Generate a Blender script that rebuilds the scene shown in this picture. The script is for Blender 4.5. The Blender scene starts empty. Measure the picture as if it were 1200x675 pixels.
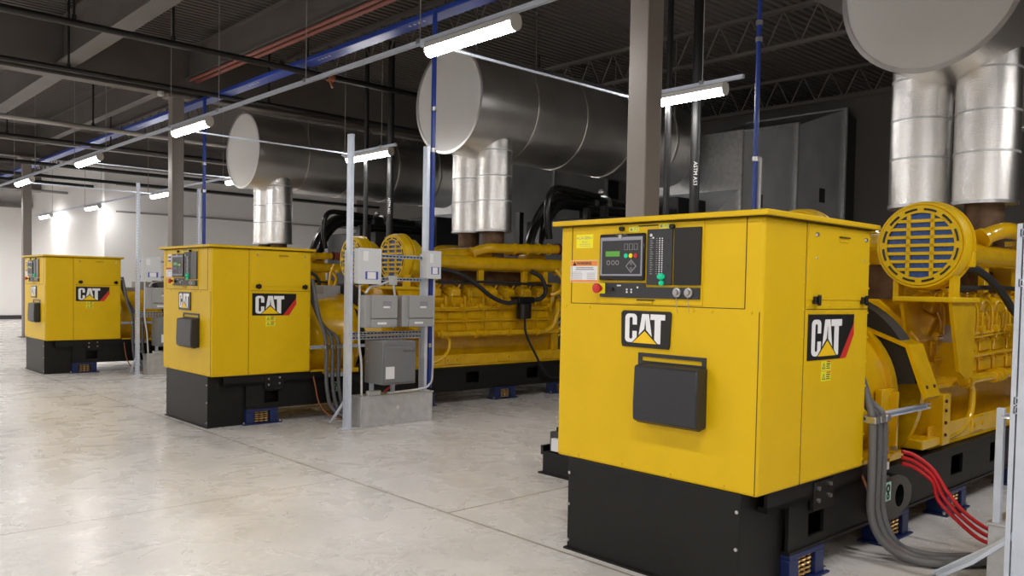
import bpy, math, random
from math import sin, cos, pi, radians, sqrt, atan2
from mathutils import Vector, Matrix
random.seed(7)
sc = bpy.context.scene
col = sc.collection

# ------------------------------------------------------------------ materials
def mat(name, base, rough=0.5, metal=0.0, var=0.0, vscale=6.0, bump=0.0, bscale=60.0, coat=0.0, emit=None, estr=0.0, rvar=0.0, spec=None, aniso=None, vdetail=4.0):
    m = bpy.data.materials.new(name); m.use_nodes = True
    nt = m.node_tree; b = nt.nodes['Principled BSDF']
    b.inputs['Base Color'].default_value = (*base, 1); b.inputs['Roughness'].default_value = rough; b.inputs['Metallic'].default_value = metal
    if coat: b.inputs['Coat Weight'].default_value = coat; b.inputs['Coat Roughness'].default_value = 0.12
    if spec is not None: b.inputs['Specular IOR Level'].default_value = spec
    if emit: b.inputs['Emission Color'].default_value = (*emit, 1); b.inputs['Emission Strength'].default_value = estr
    if var or bump or rvar:
        tc = nt.nodes.new('ShaderNodeTexCoord')
    if var or rvar:
        n = nt.nodes.new('ShaderNodeTexNoise'); n.inputs['Scale'].default_value = vscale; n.inputs['Detail'].default_value = vdetail
        nt.links.new(tc.outputs['Object'], n.inputs['Vector'])
    if var:
        r = nt.nodes.new('ShaderNodeValToRGB')
        r.color_ramp.elements[0].position = .3; r.color_ramp.elements[1].position = .7
        r.color_ramp.elements[0].color = (*[c*(1-var) for c in base], 1); r.color_ramp.elements[1].color = (*[min(1, c*(1+var)) for c in base], 1)
        nt.links.new(n.outputs['Fac'], r.inputs['Fac']); nt.links.new(r.outputs['Color'], b.inputs['Base Color'])
    if rvar:
        mr = nt.nodes.new('ShaderNodeMapRange'); mr.inputs['To Min'].default_value = max(.02, rough-rvar); mr.inputs['To Max'].default_value = rough+rvar
        nt.links.new(n.outputs['Fac'], mr.inputs['Value']); nt.links.new(mr.outputs['Result'], b.inputs['Roughness'])
    if bump:
        n2 = nt.nodes.new('ShaderNodeTexNoise'); n2.inputs['Scale'].default_value = bscale; n2.inputs['Detail'].default_value = 3
        bp = nt.nodes.new('ShaderNodeBump'); bp.inputs['Strength'].default_value = bump; bp.inputs['Distance'].default_value = .01
        nt.links.new(tc.outputs['Object'], n2.inputs['Vector']); nt.links.new(n2.outputs['Fac'], bp.inputs['Height']); nt.links.new(bp.outputs['Normal'], b.inputs['Normal'])
    return m

YEL = (0.72, 0.462, 0.003)
M = dict(
    yellow=mat('yellow_paint', YEL, .42, spec=.28, var=.03, vscale=3),
    yengine=mat('yellow_engine_enamel', (0.68, 0.40, 0.003), .19, coat=.5, var=.10, vscale=7),
    seam=mat('dark_seam_and_gap_shade', (.05, .028, .004), .7),  # dark panel seams; also paints the shadow gap under the lid
    black=mat('black_powder_coat', (.0085, .008, .0075), .48, var=.15, vscale=4, spec=.3),
    blackgloss=mat('black_gloss_paint', (.010, .010, .010), .22),
    rubber=mat('black_rubber', (.012, .012, .012), .6),
    plastic=mat('charcoal_plastic', (.022, .023, .028), .4),
    bezel=mat('bezel_grey', (.30, .30, .36), .4),
    darkgrey=mat('panel_dark_grey', (.028, .028, .032), .45),
    silk=mat('silkscreen_grey', (.30, .30, .32), .5),
    white=mat('white_label', (.80, .80, .82), .5),
    orange=mat('warning_orange', (.85, .28, .05), .5),
    labelyel=mat('label_yellow', (.90, .80, .01), .5),
    stick=mat('sticker_yellow_green', (.78, .74, .03), .45),
    ink=mat('label_ink', (.02, .02, .02), .6),
    inkgrey=mat('label_ink_grey', (.25, .25, .28), .6),
    red=mat('red_plastic', (.55, .022, .018), .3),
    logored=mat('logo_red', (.60, .030, .022), .35),
    logowhite=mat('logo_white', (.86, .86, .88), .35),
    logoyel=mat('logo_yellow', (.92, .58, .005), .35),
    logoblk=mat('logo_black', (.010, .009, .009), .3),
    greenlamp=mat('green_lamp', (.01, .30, .16), .25, emit=(.0, .55, .25), estr=.55),
    ledwhite=mat('white_indicator', (.75, .75, .75), .4),
    lcd=mat('green_lcd', (.06, .20, .03), .3, emit=(.10, .32, .04), estr=.5),
    steel=mat('zinc_steel', (.55, .55, .56), .32, 1.0),
    knob=mat('grey_lock', (.45, .45, .46), .35, .8),
    galv=mat('galvanised_steel', (.62, .63, .64), .42, .5, var=.12, vscale=14, rvar=.08),
    strut=mat('strut_zinc', (.66, .73, .86), .34, .25, var=.05, vscale=9),
    alu=mat('aluminium_jacket', (.80, .78, .755), .30, .92, var=.06, vscale=2.5, rvar=.06),
    aluend=mat('aluminium_end_plate', (.88, .875, .86), .24, .30),
    stucco=mat('embossed_aluminium', (.80, .79, .775), .27, 1.0, bump=.35, bscale=120),
    rustshade=mat('rusty_exhaust_and_shade', (.16, .095, .055), .6, .5, var=.35, vscale=9),  # rust of the exhaust parts; on the aftercooler it is painted shade
    hose=mat('silicone_hose_red', (.24, .060, .032), .55, var=.15),
    bluefilter=mat('blue_filter', (.03, .085, .30), .5, var=.3, vscale=40),
    isoblue=mat('isolator_blue', (.009, .020, .095), .38),
    spring=mat('brass_spring', (.62, .40, .16), .35, .7),
    conduit=mat('grey_conduit', (.13, .13, .135), .5),
    conduitlight=mat('light_conduit', (.62, .62, .62), .4, .35),
    enclosure=mat('grey_enclosure', (.33, .335, .34), .42),
    enclosuredark=mat('dark_grey_enclosure', (.17, .175, .185), .42),
    enclosurelight=mat('light_grey_enclosure', (.62, .64, .66), .4),
    labelblue=mat('label_blue', (.05, .09, .45), .5),
    redcable=mat('red_cable', (.62, .02, .025), .35),
    orangecable=mat('orange_cable', (.28, .085, .03), .5),
    mint=mat('mint_tag', (.45, .75, .62), .5),
    column=mat('taupe_column_paint', (.235, .208, .188), .5, var=.03),
    roofsteel=mat('roof_steel_paint', (.13, .118, .11), .6, var=.10, vscale=2),
    deck=mat('roof_deck_paint', (.13, .116, .108), .6),
    pipeblack=mat('black_iron_pipe', (.010, .010, .011), .42),
    pipered=mat('red_oxide_pipe', (.26, .085, .065), .5),
    pipegrey=mat('grey_pipe', (.30, .29, .28), .5),
    bluepaint=mat('blue_paint', (.020, .055, .33), .32),
    duct=mat('duct_sheet_metal', (.78, .80, .84), .36, .3, var=.10, vscale=1.5),
    ductdark=mat('duct_dark', (.07, .07, .075), .55, .3),
    wall=mat('white_wall_paint', (.90, .885, .87), .55, var=.025, vscale=.8),
    walldark=mat('grey_wall_paint', (.16, .15, .142), .6, var=.05, vscale=1),
    base=mat('dark_baseboard', (.05, .048, .05), .5),
    brass=mat('brass_fitting', (.45, .30, .10), .3, .9),
    radi=mat('radiator_black', (.012, .012, .013), .45),
    lens=mat('lit_led_lens', (.9, .9, .9), .4, emit=(1.0, .972, .94), estr=62.0),
    lampmetal=mat('lamp_housing_white', (.62, .61, .60), .4),
    stencil=mat('white_stencil', (.75, .75, .75), .6),
)

def floor_material():
    m = bpy.data.materials.new('polished_concrete'); m.use_nodes = True
    nt = m.node_tree; b = nt.nodes['Principled BSDF']; N = nt.nodes.new; L = nt.links.new
    tc = N('ShaderNodeTexCoord')
    def noise(scale, detail=5, rough=.55, dist=0.0):
        n = N('ShaderNodeTexNoise'); n.inputs['Scale'].default_value = scale; n.inputs['Detail'].default_value = detail; n.inputs['Roughness'].default_value = rough
        n.inputs['Distortion'].default_value = dist
        L(tc.outputs['Object'], n.inputs['Vector']); return n.outputs['Fac']
    def ramp(fac, stops):
        r = N('ShaderNodeValToRGB'); e = r.color_ramp.elements
        e[0].position, e[0].color = stops[0][0], (*stops[0][1], 1); e[1].position, e[1].color = stops[-1][0], (*stops[-1][1], 1)
        for p, c in stops[1:-1]:
            k = e.new(p); k.color = (*c, 1)
        L(fac, r.inputs['Fac']); return r.outputs['Color']
    def mul(a, bb, f=1.0):
        x = N('ShaderNodeMix'); x.data_type = 'RGBA'; x.blend_type = 'MULTIPLY'; x.inputs['Factor'].default_value = f
        L(a, x.inputs[6]); L(bb, x.inputs[7]); return x.outputs[2]
    base = ramp(noise(.55, 6, .6, .6), [(.30, (.62, .59, .56)), (.5, (.74, .71, .68)), (.72, (.82, .79, .765))])
    mott = ramp(noise(2.6, 8, .68, .35), [(.24, (.86, .865, .87)), (.55, (.98, .98, .98)), (.78, (1.05, 1.045, 1.04))])
    fine = ramp(noise(22, 8, .75), [(.3, (.90, .90, .90)), (.7, (1.05, 1.05, 1.05))])
    stain = ramp(noise(.9, 7, .72, .4), [(.30, (.70, .70, .71)), (.44, (1, 1, 1)), (1, (1, 1, 1))])
    c = mul(mul(mul(base, mott), fine), stain)
    # saw-cut joints
    sx = N('ShaderNodeSeparateXYZ'); L(tc.outputs['Object'], sx.inputs['Vector'])
    def math_(op, a, bb=None):
        n = N('ShaderNodeMath'); n.operation = op
        for i, v in enumerate((a, bb)):
            if v is None: continue
            if isinstance(v, (int, float)): n.inputs[i].default_value = v
            else: L(v, n.inputs[i])
        return n.outputs[0]
    mask = None
    def line(axis, at, w, lo=-50, hi=50):
        nonlocal mask
        o = sx.outputs['X' if axis == 'x' else 'Y']; t = sx.outputs['Y' if axis == 'x' else 'X']
        k = math_('LESS_THAN', math_('ABSOLUTE', math_('SUBTRACT', o, at)), w)
        k = math_('MULTIPLY', k, math_('MULTIPLY', math_('GREATER_THAN', t, lo), math_('LESS_THAN', t, hi)))
        mask = k if mask is None else math_('MAXIMUM', mask, k)
    line('x', -.075, .011); line('y', 2.46, .010, -.075, 4.2); line('y', 5.88, .010, -.075, 8); line('y', 9.25, .010, -.075, 8)
    line('y', 12.7, .010, -.075, 8); line('y', 16.1, .010, -.075, 8); line('y', 3.85, .007, -9, -.075); line('x', -3.2, .008); line('y', 11.0, .008, -9, -.075); line('y', 19.3, .010)
    jm = N('ShaderNodeMix'); jm.data_type = 'RGBA'; L(mask, jm.inputs['Factor']); L(c, jm.inputs[6]); jm.inputs[7].default_value = (.33, .285, .235, 1)
    L(jm.outputs[2], b.inputs['Base Color'])
    mr = N('ShaderNodeMapRange'); mr.inputs['To Min'].default_value = .16; mr.inputs['To Max'].default_value = .40
    L(noise(2.4, 6, .65, .8), mr.inputs['Value']); L(mr.outputs['Result'], b.inputs['Roughness'])
    bp = N('ShaderNodeBump'); bp.inputs['Strength'].default_value = .05; bp.inputs['Distance'].default_value = .01
    L(noise(30, 5), bp.inputs['Height']); L(bp.outputs['Normal'], b.inputs['Normal'])
    return m
M['floor'] = floor_material()

# ------------------------------------------------------------------ mesh builder
class MB:
    def __init__(self): self.v = []; self.f = []
    def add(self, vs, fs):
        o = len(self.v); self.v += [tuple(x) for x in vs]; self.f += [tuple(i+o for i in f) for f in fs]; return self
    def box(self, x0, x1, y0, y1, z0, z1):
        if x0 > x1: x0, x1 = x1, x0
        if y0 > y1: y0, y1 = y1, y0
        if z0 > z1: z0, z1 = z1, z0
        return self.add([(x0,y0,z0),(x1,y0,z0),(x1,y1,z0),(x0,y1,z0),(x0,y0,z1),(x1,y0,z1),(x1,y1,z1),(x0,y1,z1)],
                        [(0,3,2,1),(4,5,6,7),(0,1,5,4),(1,2,6,5),(2,3,7,6),(3,0,4,7)])
    def cyl(self, p0, p1, r0, r1=None, n=20, caps=True):
        r1 = r0 if r1 is None else r1
        p0, p1 = Vector(p0), Vector(p1); d = (p1-p0).normalized()
        a = d.orthogonal().normalized(); b = d.cross(a)
        ring = lambda p, r: [p + r*(cos(2*pi*i/n)*a + sin(2*pi*i/n)*b) for i in range(n)]
        vs = ring(p0, r0)+ring(p1, r1); fs = [(i, (i+1) % n, n+(i+1) % n, n+i) for i in range(n)]
        if caps: fs += [tuple(range(n-1, -1, -1)), tuple(range(n, 2*n))]
        return self.add(vs, fs)
    def lathe(self, origin, axis, prof, n=40, close=True):
        """prof: list of (distance along axis, radius)"""
        o = Vector(origin); d = Vector(axis).normalized(); a = d.orthogonal().normalized(); b = d.cross(a)
        vs = []; fs = []
        for t, r in prof:
            vs += [o + t*d + r*(cos(2*pi*i/n)*a + sin(2*pi*i/n)*b) for i in range(n)]
        for k in range(len(prof)-1):
            fs += [(k*n+i, k*n+(i+1) % n, (k+1)*n+(i+1) % n, (k+1)*n+i) for i in range(n)]
        if close:
            fs += [tuple(range(n-1, -1, -1)), tuple((len(prof)-1)*n+i for i in range(n))]
        return self.add(vs, fs)
    def tube(self, pts, r, n=12, smooth=6, caps=True):
        P = [Vector(p) for p in pts]
        if smooth and len(P) > 2:
            Q = []
            for i in range(len(P)-1):
                a = P[i-1] if i else 2*P[0]-P[1]; b, c = P[i], P[i+1]; d = P[i+2] if i+2 < len(P) else 2*P[-1]-P[-2]
                for k in range(smooth):
                    t = k/smooth
                    Q.append(.5*((2*b)+(c-a)*t+(2*a-5*b+4*c-d)*t*t+(3*b-a-3*c+d)*t**3))
            P = Q+[P[-1]]
        T = [(P[min(i+1, len(P)-1)]-P[max(i-1, 0)]).normalized() for i in range(len(P))]
        u = T[0].orthogonal().normalized(); vs = []; fs = []
        rr = r if callable(r) else (lambda t: r)
        for i, p in enumerate(P):
            u = (u - u.dot(T[i])*T[i]).normalized(); w = T[i].cross(u); R = rr(i/(len(P)-1))
            vs += [p + R*(cos(2*pi*k/n)*u + sin(2*pi*k/n)*w) for k in range(n)]
        for i in range(len(P)-1):
            fs += [(i*n+k, i*n+(k+1) % n, (i+1)*n+(k+1) % n, (i+1)*n+k) for k in range(n)]
        if caps: fs += [tuple(range(n-1, -1, -1)), tuple((len(P)-1)*n+k for k in range(n))]
        return self.add(vs, fs)
    def prism(self, poly, axis, t0, t1):
        """poly in the two other axes (order kept): axis x -> (y,z); y -> (x,z); z -> (x,y)"""
        mk = {'x': lambda p, t: (t, p[0], p[1]), 'y': lambda p, t: (p[0], t, p[1]), 'z': lambda p, t: (p[0], p[1], t)}[axis]
        n = len(poly); vs = [mk(p, t0) for p in poly]+[mk(p, t1) for p in poly]
        ar = sum(poly[i][0]*poly[(i+1) % n][1]-poly[(i+1) % n][0]*poly[i][1] for i in range(n))
        flip = (ar > 0) ^ (axis == 'y') ^ (t1 < t0)
        fs = [tuple(range(n)), tuple(range(2*n-1, n-1, -1))]+[(i, n+i, n+(i+1) % n, (i+1) % n) for i in range(n)]
        if flip: fs = [tuple(reversed(f)) for f in fs]
        fs = [tuple(reversed(f)) for f in fs]
        return self.add(vs, fs)
    def ball(self, c, r, n=14, sz=1.0):
        c = Vector(c); m = n//2
        vs = [c+Vector((0, 0, r*sz))]; fs = []
        for j in range(1, m):
            th = pi*j/m
            vs += [c+Vector((r*sin(th)*cos(2*pi*i/n), r*sin(th)*sin(2*pi*i/n), r*sz*cos(th))) for i in range(n)]
        vs.append(c-Vector((0, 0, r*sz)))
        for i in range(n):
            fs.append((0, 1+i, 1+(i+1) % n)); e = len(vs)-1; o = 1+(m-2)*n
            fs.append((e, o+(i+1) % n, o+i))
            for j in range(m-2): fs.append((1+j*n+i, 1+(j+1)*n+i, 1+(j+1)*n+(i+1) % n, 1+j*n+(i+1) % n))
        return self.add(vs, fs)
    def build(self, name, m, parent=None, bev=0.0, seg=2, smooth=True, loc=None, fix=True):
        me = bpy.data.meshes.new(name); me.from_pydata(self.v, [], self.f)
        if fix:
            import bmesh
            bm = bmesh.new(); bm.from_mesh(me); bmesh.ops.recalc_face_normals(bm, faces=bm.faces); bm.to_mesh(me); bm.free()
        if smooth:
            me.polygons.foreach_set('use_smooth', [True]*len(me.polygons)); me.set_sharp_from_angle(angle=radians(38))
        me.materials.append(M[m]); me.update()
        o = bpy.data.objects.new(name, me); col.objects.link(o)
        if parent: o.parent = parent
        if loc: o.location = loc
        if bev:
            b = o.modifiers.new('bevel', 'BEVEL'); b.width = bev; b.segments = seg; b.limit_method = 'ANGLE'; b.angle_limit = radians(45); b.harden_normals = False
        return o

def text_into(mb, s, size, origin, u, v, align='CENTER', lift=0.0, bold=0.0):
    cu = bpy.data.curves.new('t', 'FONT'); cu.body = s; cu.size = size; cu.align_x = align; cu.align_y = 'CENTER'; cu.resolution_u = 2; cu.offset = bold
    o = bpy.data.objects.new('t', cu); col.objects.link(o)
    dg = bpy.context.evaluated_depsgraph_get(); me = bpy.data.meshes.new_from_object(o.evaluated_get(dg))
    u, v = Vector(u), Vector(v); n = u.cross(v); O = Vector(origin)
    mb.add([O+u*q.co.x+v*q.co.y+n*lift for q in me.vertices], [tuple(p.vertices) for p in me.polygons])
    bpy.data.objects.remove(o); bpy.data.curves.remove(cu); bpy.data.meshes.remove(me)
    return mb

def tag(o, label=None, cat=None, group=None, kind=None):
    if label: o['label'] = label
    if cat: o['category'] = cat
    if group: o['group'] = group
    if kind: o['kind'] = kind
    return o
def empty(name, loc=(0, 0, 0)):
    o = bpy.data.objects.new(name, None); col.objects.link(o); o.location = loc; o.empty_display_size = .2; return o
def copy_tree(o, parent=None, offset=None, skip=()):
    c = o.copy(); col.objects.link(c); c.parent = parent
    if offset: c.location = o.location + Vector(offset)
    for ch in list(o.children):
        if ch.name.split('.')[0] in skip: continue
        copy_tree(ch, c)
    return c
S = [0.0, 6.809, 13.690]

# ------------------------------------------------------------------ camera
cam = bpy.data.cameras.new('camera'); camo = bpy.data.objects.new('camera', cam); col.objects.link(camo)
yaw, pitch, roll, FPX, CX, CY = 0.8216, -0.035, 0.0189, 972.07, 600.0, 371.76
f = Vector((cos(yaw)*cos(pitch), sin(yaw)*cos(pitch), sin(pitch))); r = Vector((sin(yaw), -cos(yaw), 0)); u = r.cross(f)
r, u = cos(roll)*r+sin(roll)*u, -sin(roll)*r+cos(roll)*u
camo.matrix_world = Matrix(((r.x, u.x, -f.x, -3.8391), (r.y, u.y, -f.y, -2.2422), (r.z, u.z, -f.z, 1.65), (0, 0, 0, 1)))
cam.sensor_fit = 'HORIZONTAL'; cam.sensor_width = 36; cam.lens = FPX/1200*36
cam.shift_x = (600-CX)/1200; cam.shift_y = (CY-337.5)/1200
cam.clip_start = .05; cam.clip_end = 200
sc.camera = camo

# ------------------------------------------------------------------ room
XW, YB, YF, XL, ZD = 14.6, 36.5, -9.0, -10.0, 6.2
tag(MB().box(XL-.2, XW+.2, YF-.2, YB+.2, -.3, 0).build('floor', 'floor', smooth=False), kind='structure')
tag(MB().box(XL, XW, YB, YB+.2, 0, ZD+.4).build('wall_back', 'wall', smooth=False), kind='structure')
tag(MB().box(4.95, XW, 27.0, 27.2, 0, ZD+.2).box(4.95, 5.15, 27.2, YB, 0, ZD+.2).build('wall_inner', 'wall', smooth=False), kind='structure')
tag(MB().box(XW, XW+.2, YF, YB, 0, ZD+.4).build('wall_right', 'walldark', smooth=False), kind='structure')
tag(MB().box(XL-.2, XL, YF, YB, 0, ZD+.4).build('wall_left', 'wall', smooth=False), kind='structure')
tag(MB().box(XL, XW, YF-.2, YF, 0, ZD+.4).build('wall_front', 'wall', smooth=False), kind='structure')
tag(MB().box(XL, 4.95, YB-.03, YB, 0, .16).build('baseboard_back', 'base', smooth=False), kind='structure')
# ribbed roof deck
prof = []; y = YF
while y < YB+.3:
    prof += [(y, ZD), (y+.075, ZD), (y+.09, ZD+.06), (y+.135, ZD+.06)]; y += .15
prof += [(y, ZD), (y, ZD+.3), (YF, ZD+.3)]
tag(MB().prism(prof, 'x', XL, XW).build('ceiling', 'deck', smooth=False), kind='structure')

# steel: girders, beams, joists, columns
def ibeam(axis, at, lo, hi, zb, zt, w=.26, tf=.03, tw=.03):
    c = at; h = w/2
    p = [(c-h, zb), (c+h, zb), (c+h, zb+tf), (c+tw/2, zb+tf), (c+tw/2, zt-tf), (c+h, zt-tf), (c+h, zt), (c-h, zt), (c-h, zt-tf), (c-tw/2, zt-tf), (c-tw/2, zb+tf), (c-h, zb+tf)]
    return MB().prism(p, 'y' if axis == 'y' else 'x', lo, hi)
GY = [2.455, 13.39, 24.4, 34.6]
for i, (gy, lab) in enumerate(zip(GY, ['roof girder nearest the camera, over the nearest column', 'roof girder crossing the top of the middle taupe column', 'roof girder crossing the top of the farthest taupe column', 'roof girder closest to the far white wall'])):
    hi = XW if gy < 27 else 4.9
    tag(ibeam('x', gy, XL, hi, 5.08, 5.98, .28).build('roof_girder', 'roofsteel', smooth=False), lab, 'girder', 'girders across the roof')
edges = [YF]+GY+[YB]
def y_beam(x, k, zb, lab, w=.30):
    lo, hi = edges[k]+.02, edges[k+1]-.02
    tag(ibeam('y', x, lo, hi, zb, 5.98, w).build('roof_beam', 'roofsteel', smooth=False), lab, 'beam', 'beams between the roof girders')
y_beam(.22, 1, 5.27, 'wide roof beam running over the first two yellow cabinets, ending at the middle girder')
y_beam(.22, 2, 5.20, 'wide roof beam continuing beyond the middle girder at upper left')
y_beam(.22, 3, 5.20, 'wide roof beam in the farthest roof bay on the left')
y_beam(2.35, 1, 5.42, 'narrow roof beam with the red pipe hung along it', .18)
y_beam(2.35, 2, 5.42, 'narrow roof beam behind the middle column top, without red pipe', .18)
def joist(x, k, lab):
    lo, hi = edges[k]+.16, edges[k+1]-.16
    t = empty('bar_joist', (x, lo, 5.575)); tag(t, lab, 'joist', 'open web roof joists')
    n = max(2, round((hi-lo)/.62)); L = hi-lo
    MB().box(-.06, -.01, 0, L, .56, .62).box(.01, .06, 0, L, .56, .62).build('top_chord', 'deck', t, smooth=False)
    MB().box(-.05, -.01, .3, L-.3, 0, .05).box(.01, .05, .3, L-.3, 0, .05).build('bottom_chord', 'deck', t, smooth=False)
    w = MB(); pts = []
    for j in range(2*n+1): pts.append((0, .3+(L-.6)*j/(2*n), .02 if j % 2 else .58))
    for a, b in zip(pts, pts[1:]): w.cyl(a, b, .016, n=6)
    w.build('web', 'deck', t)
ORD = ['nearest roof bay', 'second roof bay', 'third roof bay', 'last roof bay']
for k, bay in ((1, 'second roof bay'), (2, 'third roof bay'), (3, 'farthest roof bay')):
    for x, w in ((-1.7, 'left of wide beam'), (4.3, 'right of blue header'), (8.4, 'over silencer tails'), (12.4, 'nearest dark end wall')):
        if k == 3 and x > 4.5: continue
        joist(x, k, f'open web steel joist, {bay}, {w}')
for x in (6.0, 7.8, 9.6, 11.4, 13.1): pass

def column(yc, lab):
    t = empty('steel_column', (2.105, yc, 0)); tag(t, lab, 'column', 'taupe steel columns')
    MB().box(-.108, .108, -.108, .108, .02, 5.08).build('shaft', 'column', t, bev=.012)
    MB().box(-.2, .2, -.2, .2, 0, .02).build('base_plate', 'column', t)
    MB().box(-.2, .2, -.16, .16, 5.03, 5.08).build('cap_plate', 'column', t)
column(2.455, 'taupe square steel column nearest the camera, rising behind the nearest yellow cabinet')
column(13.39, 'taupe square steel column behind the middle yellow cabinet')
column(24.4, 'taupe square steel column behind the farthest yellow cabinet')

# ------------------------------------------------------------------ strip lights
LAMPZ = 4.0
LY1 = [(3.18, 4.45), (9.72, 11.03), (14.75, 16.15), (19.8, 21.2)]
LY2 = [(3.18, 4.45), (9.90, 11.30), (15.24, 16.55), (20.0, 21.4), (26.0, 27.3), (31.6, 33.0)]
def strip_light(x, y0, y1, lab, group, rot=0):
    t = empty('strip_light', (x, y0, LAMPZ)); tag(t, lab, 'light', group); L = y1-y0; t.rotation_euler.z = rot
    # housing: inverted tray
    p = [(-.070, 0), (.070, 0), (.056, .055), (.03, .075), (-.03, .075), (-.056, .055)]
    MB().prism(p, 'y', 0, L).build('housing', 'lampmetal', t, smooth=False)
    n = 8; lp = [(.066*cos(pi+pi*i/n), .078*sin(pi+pi*i/n)) for i in range(n+1)]
    MB().prism(lp, 'y', .015, L-.015).build('lens', 'lens', t)
    for a, b in ((0, .015), (L-.015, L)):
        MB().prism([(.069*cos(pi+pi*i/n), .082*sin(pi+pi*i/n)) for i in range(n+1)], 'y', a, b).build('end_cap', 'lampmetal', t, smooth=False)
    MB().box(-.05, .05, L-.02, L+.08, .03, .074).build('mount_bracket', 'strut', t, bev=.006)
    return t
def light_rail(x, y0, y1, hangers, lab):
    t = empty('light_rail', (x, 0, LAMPZ+.075)); tag(t, lab, 'rail')
    p = [(-.022, .002), (-.010, .002), (-.010, .008), (-.018, .008), (-.018, .042), (.018, .042), (.018, .008), (.010, .008), (.010, .002), (.022, .002), (.022, .045), (-.022, .045)]
    MB().prism(p, 'y', y0, y1).build('channel', 'strut', t, smooth=False)
    for h in hangers:
        MB().cyl((0, h, .03), (0, h, ZD-LAMPZ-.08), .006, n=6).build('hanger_rod', 'pipegrey', t)
        MB().box(-.03, .03, h-.03, h+.03, .01, .06).build('hanger_clip', 'steel', t)
n1 = ['brightest, nearest ceiling strip light at the top centre', 'second strip light of the near row, beside the middle column', 'third strip light of the near row, left of the middle column', 'fourth strip light of the near row, in front of the farthest column']
for (a, b), l in zip(LY1, n1): strip_light(1.19, a, b, l, 'strip lights of the near row')
n2 = ['strip light just right of the nearest column', 'strip light between the two left silencers, behind the rack post', 'strip light below the end plate of the farthest silencer', 'strip light in front of the white wall, left of the middle column', 'strip light hung beside the white wall corner', 'farthest strip light of the back row, at far left']
for (a, b), l in zip(LY2, n2): strip_light(4.5, a, b, l, 'strip lights of the back row')
light_rail(1.19, -2.0, 27, [1.9, 4.6, 6.9, 9.4, 11.2, 14.4, 16.4, 19.5, 21.5, 25], 'long steel channel carrying the near row of strip lights')
light_rail(4.5, 2.95, 4.6, [3.5, 4.52], 'short steel channel above the strip light right of the nearest column')
light_rail(4.5, 9.75, 11.5, [10.2, 11.42], 'short steel channel above the strip light between the two left silencers')
light_rail(4.5, 15.27, 35.5, [15.5, 16.8, 19.8, 21.7, 25.8, 27.5, 31.4], 'long steel channel carrying the back row of strip lights past the white wall')
strip_light(6.02, 1.76, 2.86, 'added strip light turned crosswise, unseen behind the nearest exhaust risers', 'strip lights of the back row', -pi/2)  # made-up lamp, out of sight behind the risers, to brighten the ducts
strip_light(7.9, 20.4, 21.7, 'added strip light hidden behind the farthest exhaust risers', 'strip lights of the back row')  # added out of sight to brighten the white inner wall
for yc, l in ((4.42, 'thin cross channel from the brightest light to the nearest column'), (11.02, 'thin cross channel crossing the farthest silencer end plate'), (16.15, 'thin cross channel beyond the farthest silencer'), (21.2, 'thin cross channel nearest the white wall')):
    tag(MB().box(1.22, 4.47, yc-.011, yc+.011, LAMPZ+.04, LAMPZ+.062).build('cross_channel', 'strut'), l, 'channel', 'cross channels between the light rows')

# other lamps of the same grid outside the view, plus unseen ones added to brighten the far walls (area lamps of the same size)
def lamp(x, y0, y1, power=150):
    a = bpy.data.lights.new('ceiling_lamp', 'AREA'); a.shape = 'RECTANGLE'; a.size = .12; a.size_y = y1-y0; a.energy = power; a.color = (1.0, .972, .94)
    o = bpy.data.objects.new('ceiling_lamp', a); col.objects.link(o); o.location = (x, (y0+y1)/2, LAMPZ-.03)
PW = 62
for x, ys in ((-2.2, (-6.0, -1.5, 3.0, 9.8, 15, 20, 26, 30.5, 34.6)), (-5.6, (-6.0, -1.5, 3.0, 9.8, 15, 20, 26, 30.5, 34.6)), (-8.6, (-4, 4, 12, 20, 28, 34)), (1.19, (-3.0, 25.5, 30.5, 34.6)), (4.5, (-3.0,)), (11.3, (20.6,))):
    for yy in ys: lamp(x, yy, yy+1.3, PW)

w = bpy.data.worlds.new('world'); sc.world = w; w.use_nodes = True
w.node_tree.nodes['Background'].inputs[0].default_value = (.9, .93, 1, 1); w.node_tree.nodes['Background'].inputs[1].default_value = .0

# ------------------------------------------------------------------ generator set
def cat_letters():
    arc = lambda cx, cy, rx, ry, a0, a1, n=5: [(cx+rx*cos(radians(a0+(a1-a0)*i/n)), cy+ry*sin(radians(a0+(a1-a0)*i/n))) for i in range(n+1)]
    C = [(.41, .62)]+arc(.27, .86, .14, .14, 0, 90)+arc(.14, .86, .14, .14, 90, 180)+arc(.14, .14, .14, .14, 180, 270)+arc(.27, .14, .14, .14, 270, 360)+[(.41, .40), (.26, .40)]+arc(.205, .17, .055, .05, 0, -180)+arc(.205, .83, .055, .05, 180, 0)+[(.26, .62)]
    A = [(.44, 0), (.585, 1), (.815, 1), (.96, 0)]
    T = [(.87, 1), (1.36, 1), (1.36, .81), (1.215, .81), (1.215, 0), (1.015, 0), (1.015, .81), (.87, .81)]
    hole = [(.66, .35), (.74, .35), (.70, .82)]
    tri_o = [(.20, -.06), (1.18, -.06), (.69, .50)]
    tri = [(.28, -.01), (1.10, -.01), (.69, .415)]
    return C, A, T, hole, tri_o, tri
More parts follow.
